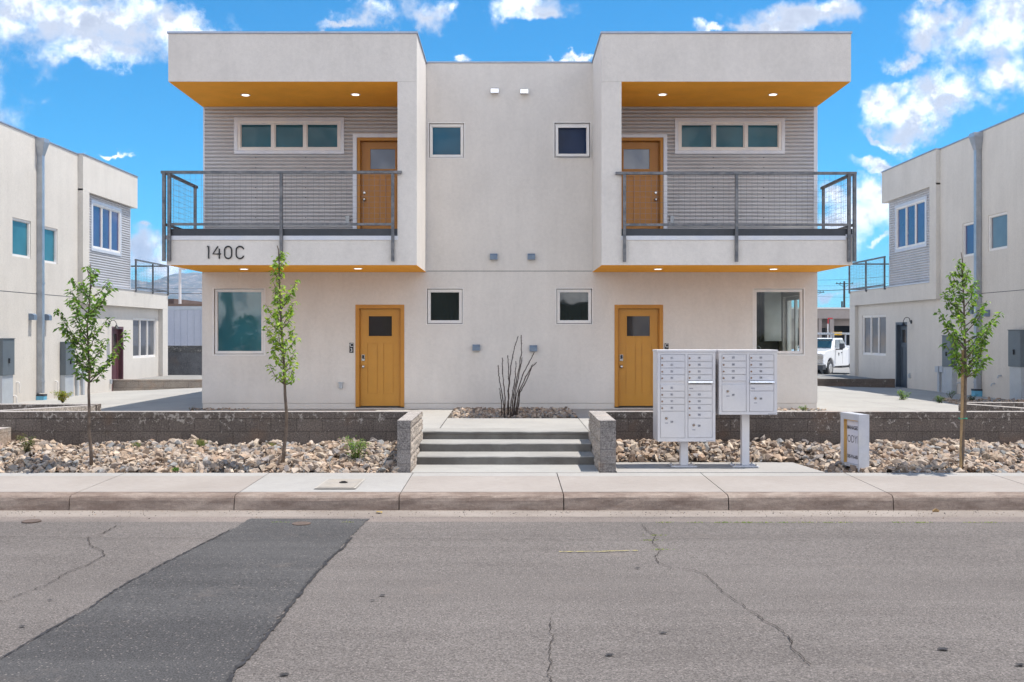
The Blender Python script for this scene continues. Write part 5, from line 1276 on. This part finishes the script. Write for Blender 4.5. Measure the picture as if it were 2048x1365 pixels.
# crumpled wrapper and dry leaf
M_RED = mat('red_foil', (.55, .03, .04), .4, fn=mottled((.55, .03, .04), .1, 30, 30, .002))
p = onz(98, 893, -.27); m_ = MB(); rnd = random.Random(6)
m_.grid(lambda a, b: (p.x + a, p.y + b, p.z + .03 + rnd.uniform(0, .03)), [-.06, -.03, 0, .03, .06], [-.03, 0, .03]); o = m_.build('candy_wrapper', None, M_RED, fix=False); tag(o, 'crumpled red wrapper on the rocks near the leftmost tree', 'wrapper')
p = onz(758, 1027.5, ROADZ); m_ = MB(); m_.grid(lambda a, b: (p.x + a, p.y + b, ROADZ + .008 + rnd.uniform(0, .02)), [-.035, -.01, .02, .04], [-.03, 0, .03])
tag(m_.build('dry_leaf', None, mat('dry_leaf', (.35, .22, .05), .8, fn=mottled((.38, .25, .06), .2, 30, 30, 0)), fix=False), 'curled yellow dry leaf in the gutter below the steps', 'leaf')

# ------------------------------------------------------------------ background, left
bw2 = empty('rear_block_wall', (-13, 19, -.6), 'grey block wall behind the left passage', 'wall')
MB().box(-30, -6.6, 18.9, 19.1, -.7, .78).build('block_courses', bw2, mat('grey_block', rough=.95, spec=.1, fn=cmu_fn((.17, .17, .175), (.15, .15, .155), (.18, .18, .185), chips=False)))
MB().box(-30, -6.6, 18.88, 19.12, .783, 1.02).build('cap_course', bw2, mat('grey_block_top', rough=.95, spec=.1, fn=cmu_fn((.16, .155, .15), (.14, .14, .135), (.14, .14, .14), True, True)))
mb_ = empty('metal_warehouse', (-16, 35, -.6), 'pale grey ribbed metal warehouse behind the rear block wall on the left', 'building')
M_RIB = mat('pale_ribbed_metal', (.42, .44, .50), .5, .2, fn=mottled((.43, .45, .52), .05, .8, 30, .0005))
rbm = MB(); yw = 34.0; x = -30.0
pts = []
while x < -5: pts += [(x, yw), (x + .26, yw), (x + .28, yw - .03), (x + .32, yw - .03), (x + .34, yw)]; x += .36
ia = [rbm.pt((a, b, -.7)) for a, b in pts]; ib = [rbm.pt((a, b, 2.78)) for a, b in pts]
for k in range(len(pts) - 1): rbm.face([ia[k], ia[k + 1], ib[k + 1], ib[k]])
rbm.build('wall', mb_, M_RIB, fix=False)
MB().box(-30, -5, yw - .02, yw + 12, 2.784, 2.98).build('roof', mb_, M_PANELL)
MB().box(-30, -5, yw + .2, yw + 12, 2.984, 3.12).build('parapet', mb_, mat('brown_trim', (.16, .10, .075), .8, fn=mottled((.17, .11, .08), .15, 2, 20, .003)))
MB().box(-30, -5, yw + .1, yw + 12, -.7, 2.78).build('body', mb_, M_RIB)
fr_ = empty('brown_roof_house', (-26, 50, -.6), 'low brown roofed house behind the warehouse', 'building')
MB().box(-30, -22.9, 48, 56, -.7, 3.5).build('wall', fr_, M_STB); MB().box(-30.5, -22.6, 47.5, 56.5, 3.5, 3.85).build('roof', fr_, mat('brown_roof', (.12, .08, .065), .9, fn=mottled((.13, .085, .07), .2, 2, 20, .01)))
lp = empty('light_pole', (wx(360, 40), 40, -.6), 'thin white light pole rising behind the warehouse on the left', 'pole')
MB().tube([(wx(360, 40), 40, -.7), (wx(360, 40), 40, wz(538, 40))], [.10, .075], 10).build('pole', lp, M_PVC)
MB().box(wx(360, 40) - .05, wx(360, 40) + .35, 39.93, 40.07, wz(540, 40), wz(536, 40)).build('lamp_head', lp, M_PVC)
for (pa, pb, yy, lb) in (((-100, 574), (460, 588), 55, 'upper dark cable crossing behind the left passage'), ((-100, 566), (460, 578), 60, 'thinner cable above the warehouse roof on the left'),):
    a = Vector((wx(pa[0], yy), yy, wz(pa[1], yy))); b = Vector((wx(pb[0], yy), yy, wz(pb[1], yy)))
    m_ = MB(); m_.tube([a.lerp(b, k / 12) - Vector((0, 0, .5 * math.sin(math.pi * k / 12) * .3)) for k in range(13)], .022 if yy == 55 else .012, 5); tag(m_.build('power_cable', None, M_BLK, fix=False), lb, 'cable')
# mountains
mt = MB(); rnd = random.Random(3)
def ridge(t, lay):
    # t: photo px along the horizon
    pts = {0: [(-1400, 560), (-900, 548), (-500, 552), (-200, 545), (60, 545), (200, 556), (300, 566), (335, 553), (352, 549), (366, 552), (385, 546), (420, 542), (500, 540), (640, 545), (800, 560), (1000, 590), (1200, 620), (1500, 640), (2000, 655), (3600, 660)]}[0]
    for (a, b) in zip(pts[:-1], pts[1:]):
        if a[0] <= t <= b[0]: return a[1] + (b[1] - a[1]) * (t - a[0]) / (b[0] - a[0])
    return 660
from mathutils import noise as mnoise
D0 = 3600.0
us = list(range(-1400, 240, 60)) + list(range(240, 520, 4)) + list(range(520, 3600, 60)); vs = [k / 26 for k in range(27)]
def mfn(u, v):
    hz = max(5.0, (VPY + 2 - ridge(u, 0)) * D0 / F)
    y_ = D0 - 1500 * (1 - v)
    n_ = mnoise.fractal(Vector((u * .02, v * 3.5, 1.7)), 1.0, 2.0, 6)
    n2_ = abs(mnoise.noise(Vector((u * .06 + v * .8, v * 1.5, 4.2))))
    h = hz * (v ** 1.15) * (1 + (.18 * n_ - .22 * n2_) * (1 - v * .75)) + 2.2 * mnoise.noise(Vector((u * .11, v * 9, 2)))
    return ((u - VPX) * D0 / F, y_, max(-1.0, h))
mt.grid(mfn, us, vs)
def mt_fn(t, b):
    p = pos(t); a = t.noise(p, .006, 8, .7); c = t.noise(p, .03, 5, .75)
    k = t.mix(t.ramp(a, .42, .6), (.16, .135, .11, 1), (.07, .08, .06, 1)); k = t.mix(t.ramp(c, .5, .62, 0, .8), k, (.36, .30, .24, 1)); k = t.mix(t.ramp(c, .30, .45, .8, 0), k, (.045, .06, .04, 1)); t.link(k, b.inputs['Base Color'])
struct('mountains', mt, mat('rocky_mountain', rough=.95, spec=.1, fn=mt_fn), fix=False)

# ------------------------------------------------------------------ background, right
rbd = empty('stucco_workshop', (25, 54, -.6), 'low beige workshop with dark bay doors behind the white truck', 'building')
yw = 53.75; xf = facade(yw); QX = lambda px: wx(px, yw); QZ = lambda py: wz(py, yw)
M_BEI = mat('beige_stucco', (.42, .37, .34), .9, spec=.1, fn=mottled((.38, .33, .305), .06, .8, 20, .004))
h1 = (QX(1639), QX(1654), -.5, QZ(656)); h2 = (QX(1663), QX(1722), -.5, QZ(652)); h3 = (QX(1595), QX(1628), -.5, QZ(656))
m_ = MB(xf); holes_wall(m_, QX(1540), QX(1830), -.7, QZ(638), -.4, 0, [h1, h2, h3]); m_.build('bay_wall', rbd, M_BEI)
MB(xf).box(QX(1540), QX(1830), QZ(638), QZ(619), -12, .9).build('overhang', rbd, M_BEI)
MB(xf).box(QX(1538), QX(1832), QZ(619) + .003, QZ(616), -12, 1.0).build('coping', rbd, M_VIN)
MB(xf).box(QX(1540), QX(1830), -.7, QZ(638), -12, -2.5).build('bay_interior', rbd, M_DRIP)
for px, pw in ((1657, 4), (1634, 3)): MB(xf).box(QX(px - pw), QX(px + pw), -.7, QZ(638), .3, .8).build('column', rbd, M_BEI)
rsn = empty('warning_sign', (wx(1655.5, 45), 45, -.6), 'red and white barrier arm sign in front of the workshop', 'sign')
MB().box(wx(1655, 45), wx(1657, 45), 45, 45.05, -.6, wz(648, 45)).build('post', rsn, M_VIN)
MB().box(wx(1655, 45), wx(1657.2, 45), 44.97, 44.998, wz(648, 45), wz(637, 45)).box(wx(1655, 45), wx(1665, 45), 44.96, 44.996, wz(638.5, 45), wz(636, 45)).build('red_arm', rsn, M_RED)
def upole(px, yy, topy, arm0, arm1, army, label):
    r = empty('utility_pole', (wx(px, yy), yy, -.6), label, 'utility pole'); M_W = mat('pole_wood', (.07, .055, .05), .95, spec=.1, fn=mottled((.07, .055, .045), .2, 5, 30, .005))
    MB().tube([(wx(px, yy), yy, -.7), (wx(px, yy), yy, wz(topy, yy))], [.20, .13], 10).build('pole', r, M_W)
    MB().box(wx(arm0, yy), wx(arm1, yy), yy - .2, yy - .08, wz(army + .7, yy), wz(army - .7, yy)).build('crossarm', r, M_W)
    m_ = MB(); c = wx(px, yy); z = wz(army, yy); hw = (wx(arm1, yy) - wx(arm0, yy)) / 2
    m_.tube([(c - hw * .75, yy - .15, z), (c, yy - .15, z - .55)], .03, 4); m_.tube([(c + hw * .75, yy - .15, z), (c, yy - .15, z - .55)], .03, 4); m_.build('brace', r, M_W)
    for k in (-.9, -.5, .5, .9): m_ = MB(); m_.disc((c + hw * k, yy - .14, z + .05), (0, 0, 1), .06, .16, 8); m_.build('insulator', r, M_W)
    return r
P1_ = upole(1688.5, 128, 563, 1671, 1705, 568, 'full utility pole with crossarm standing behind the workshop')
P2_ = upole(1632, 160, 580, 1617, 1648, 585, 'farther utility pole, only its crossarm end showing beside the central building')
m_ = MB(); m_.tube([(wx(1684, 125), 125, -.7), (wx(1684, 125), 125, wz(603, 125))], .12, 8); tag(m_.build('utility_stub', None, M_STEM), 'short dark stub post beside the full utility pole', 'post')
for (pa, pb, yy, rr_, lb) in (((1560, 581), (1790, 571), 90, .035, 'thick dark cable running past the full utility pole'), ((1560, 560), (1790, 552), 110, .018, 'uppermost thin wire over the workshop'), ((1560, 571), (1790, 566), 127.8, .015, 'thin wire at the crossarm of the full utility pole'), ((1560, 588), (1790, 594), 120, .015, 'lowest thin wire over the workshop roof')):
    a = Vector((wx(pa[0], yy), yy, wz(pa[1], yy))); b = Vector((wx(pb[0], yy), yy, wz(pb[1], yy)))
    m_ = MB(); m_.tube([a.lerp(b, k / 12) - Vector((0, 0, .25 * math.sin(math.pi * k / 12))) for k in range(13)], rr_, 5); tag(m_.build('power_cable', None, M_BLK, fix=False), lb, 'cable')

# ------------------------------------------------------------------ across the street (mirrored in the windows)
aw = empty('metal_building', (0, -42, -.6), 'dark ribbed metal building across the street, mirrored in the small lower windows', 'building')
M_AW = mat('olive_ribbed_metal', (.16, .16, .13), .6, .2, fn=mottled((.15, .15, .12), .08, .8, 30, .0005))
m_ = MB(); x = -9.0; pts = []
while x < 7.5: pts += [(x, -42), (x + .3, -42), (x + .33, -41.94), (x + .40, -41.94), (x + .43, -42)]; x += .5
ia = [m_.pt((a, b, -.7)) for a, b in pts]; ib = [m_.pt((a, b, 4.6 if a < 3 else 3.5)) for a, b in pts]
for k in range(len(pts) - 1): m_.face([ia[k], ia[k + 1], ib[k + 1], ib[k]])
m_.build('wall', aw, M_AW, fix=False)
MB().box(-9.2, 3.1, -54, -41.8, 4.61, 4.85).box(3.11, 7.9, -54, -41.8, 3.51, 3.7).build('roof', aw, M_DRIP); MB().box(-9, 3.0, -53.9, -42.1, -.7, 4.6).box(3.01, 7.7, -53.9, -42.1, -.7, 3.5).build('body', aw, M_AW)
bk = MB(); rnd = random.Random(77)
for x0, hh in ((-30, 1.9), (-25.5, 2.5), (-21, 1.7), (-17.5, 2.9), (-13.5, 2.2), (12, 2.4), (17, 1.8), (22, 2.8), (28, 2.1)):
    r = empty('roadside_bush', (x0, -46, -.9), 'olive roadside bush across the street, mirrored in the big windows', 'bush', 'roadside bushes across the street')
    m_ = MB()
    for _ in range(420):
        a = rnd.uniform(0, 6.28); e = rnd.uniform(0, 1); rr = 2.4 * math.sqrt(rnd.random()) * math.sqrt(max(.05, 1 - e * e))
        leaf(m_, Vector((x0 + math.cos(a) * rr, -46 + math.sin(a) * rr * .6, -.8 + e * hh * 1.15)), Vector((rnd.gauss(0, 1), rnd.gauss(0, 1), rnd.gauss(0, .6))), .55, rnd.choice(OL), rnd, wr=.8)
    m_.build('foliage', r, M_LEAF, fix=False); r['label'] = 'olive roadside bush across the street, seen only mirrored in the glass'
up_ = empty('utility_pole', (-16.5, -38, -.6), 'utility pole across the street, mirrored in the big left window', 'utility pole')
MB().tube([(-16.5, -38, -.7), (-16.4, -38, 8.5)], [.17, .12], 10).build('pole', up_, M_STEM); MB().box(-17.7, -15.2, -38.2, -38.05, 7.6, 7.8).build('crossarm', up_, M_STEM)

# ------------------------------------------------------------------ pickup truck (local frame: nose to -y, width along x)
TR = empty('pickup_truck', (0, 0, 0), 'white work pickup truck with roof rack parked behind the right passage', 'truck', rz=R(-37), local=True)
th = R(37); cr = Vector((15.05, 27.6))   # where the nose corner (x=+1.0, y=0) stands
TR.location = (cr.x - 1.0 * math.cos(th), cr.y + 1.0 * math.sin(th), -.60)
M_CAR = mat('white_car_paint', (.78, .79, .80), .22, fn=mottled((.78, .79, .80), .015, 2, 30, 0)); MATS['white_car_paint'].node_tree.nodes['Principled BSDF'].inputs['Coat Weight'].default_value = .6
G_CAR = glass('truck_glass', (.02, .05, .06), .8)
HW = 1.0
def side_prof(pts, x0, x1, name, m, parent=TR, bevel=.02):
    mb = MB(); mb.prism([(x0, a, b) for a, b in pts], (x1 - x0, 0, 0)); return mb.build(name, parent, m, bevel=bevel)
def arch(cy, r=.50, n=8): return [(cy - r * math.cos(math.pi * k / n), .42 + r * math.sin(math.pi * k / n)) for k in range(n + 1)]
lower = [(.03, .55), (.0, .85), (.04, 1.12), (.18, 1.24), (.9, 1.31), (1.45, 1.34), (3.6, 1.36), (3.62, .48)] + [(1.55, .48)] + [(a, b) for a, b in arch(.98)[::-1]] + [(.42, .5)]
bd_ = side_prof(lower, -HW, HW, 'body', M_CAR, bevel=.045)
cab = MB(); # greenhouse with tumblehome
def trap(y0, y1, y2, y3, z0, z1, w0, w1):
    b = [(-w0, y0, z0), (w0, y0, z0), (w0, y3, z0), (-w0, y3, z0)]; t = [(-w1, y1, z1), (w1, y1, z1), (w1, y2, z1), (-w1, y2, z1)]
    return b, t
b, t = trap(1.45, 2.15, 3.35, 3.55, 1.34, 1.88, .94, .76)
ib_ = [cab.pt(p) for p in b]; it_ = [cab.pt(p) for p in t]
cab.face(ib_); cab.face(it_[::-1])
for k in range(4): cab.face([ib_[k], ib_[(k + 1) % 4], it_[(k + 1) % 4], it_[k]])
cab.build('cab_roof', TR, M_CAR, bevel=.04)
def quad_on(pts, name, m, off): 
    n = (Vector(pts[1]) - Vector(pts[0])).cross(Vector(pts[2]) - Vector(pts[0])).normalized() * off
    mb = MB(); mb.prism([tuple(Vector(p) + n * .3) for p in pts], tuple(n)); return mb.build(name, TR, m)
quad_on([(-.84, 1.50, 1.385), (.84, 1.50, 1.385), (.70, 2.06, 1.815), (-.70, 2.06, 1.815)], 'windshield', G_CAR, .02)
quad_on([(.925, 1.78, 1.40), (.925, 2.62, 1.40), (.79, 2.62, 1.80), (.80, 2.22, 1.80)], 'side_window', G_CAR, .02)
quad_on([(.925, 2.70, 1.40), (.925, 3.30, 1.40), (.79, 3.26, 1.80), (.79, 2.70, 1.80)], 'side_window', G_CAR, .02)
MB().box(1.0, 1.004, 1.62, 2.66, .60, 1.34).build('door', TR, M_CAR)
MB().box(1.0045, 1.03, 2.45, 2.60, 1.14, 1.18).build('handle', TR, M_BLK)
MB().box(1.0045, 1.008, 1.66, 1.665, .6, 1.34).box(1.0045, 1.008, 2.655, 2.66, .6, 1.34).build('door_gap', TR, M_BLK)
em = MB(); em.prism([(1.0045, 2.02, 1.14), (1.0045, 2.12, 1.16), (1.0045, 2.22, 1.14), (1.0045, 2.19, 1.05), (1.0045, 2.12, .97), (1.0045, 2.05, 1.05)], (.003, 0, 0)); em.build('door_emblem', TR, M_BLK)
MB().box(-.78, .60, -.035, .02, .70, 1.06).build('grille', TR, M_BLK); MB().box(-.9, .92, -.03, .01, 1.08, 1.13).build('grille_bar', TR, M_CHROME)
for x in (-.97, .62): MB().box(x, x + .36, -.03, .12, .86, 1.06).build('headlight', TR, M_CHROME); 
for x in (-.97, .60): MB().box(x, x + .38, -.025, .12, .68, .84).build('fog_light', TR, M_SHINY)
MB().box(-1.02, 1.02, -.16, .30, .36, .62).build('bumper', TR, M_DRIP, bevel=.03)
MB().box(-.4, 1.03, -.17, -.13, .585, .625).build('bumper_trim', TR, M_CHROME)
for (x, y_) in ((.90, .98), (-.90, .98), (.92, 4.75), (-.92, 4.75)):
    wb = MB(); sx = 1 if x > 0 else -1; wb.tube([(x - sx * .14, y_, .40), (x + sx * .06, y_, .40), (x + sx * .10, y_, .40)], [.40, .40, .37], 24); wo_ = wb.build('wheel', TR, M_BLK)
    rb_ = MB(); rb_.tube([(x + sx * .101, y_, .40), (x + sx * .12, y_, .40)], [.23, .20], 16); rb_.build('rim', wo_, M_CHROME)
mr = MB(); mr.box(1.02, 1.34, 1.62, 1.76, 1.30, 1.36); mo = mr.build('mirror', TR, M_BLK); MB().box(1.20, 1.42, 1.60, 1.80, 1.36, 1.62).build('mirror_glass', mo, M_DRIP, bevel=.02)
MB().box(-.98, 1.0, 3.70, 6.2, .55, 1.48).build('service_body', TR, M_CAR, bevel=.02)
MB().box(-.85, .85, 3.0, 5.9, .38, .55).build('chassis', TR, M_BLK)
rk = MB()
for y_ in (2.0, 3.75, 6.0):
    rk.box(-.80, .80, y_, y_ + .06, 2.04, 2.10)
    for x in (-.80, .74): rk.box(x, x + .06, y_, y_ + .06, 1.48 if y_ > 3 else 1.88, 2.04)
for x in (-.80, .74): rk.box(x, x + .06, 1.6, 6.2, 2.10, 2.15)
rk.build('ladder_rack', TR, M_GALV)
MB().box(.42, .76, 2.9, 3.3, 2.02, 2.18).build('yellow_case', TR, mat('safety_yellow', (.75, .42, .02), .5, fn=mottled((.75, .42, .02), .05, 9, 30, 0)))

# ------------------------------------------------------------------ air
HAZE = True
if HAZE:
    hz = MB(); hz.box(-3600, 3600, -300, 4300, -2.2, 262.0)
    hm = bpy.data.materials.new('haze_air'); hm.use_nodes = True; t = N(hm.node_tree); t.n.clear()
    pv_ = t.new('ShaderNodeVolumePrincipled'); pv_.inputs['Color'].default_value = (.40, .66, 1.0, 1); pv_.inputs['Density'].default_value = 0.00018; pv_.inputs['Anisotropy'].default_value = .2
    oo = t.new('ShaderNodeOutputMaterial'); t.link(pv_.outputs[0], oo.inputs['Volume'])
    tag(hz.build('haze', None, hm), 'thin bluish air between the street and the mountains', 'haze', kind='stuff')
for o in bpy.data.objects:
    if '_local' in o: del o['_local']
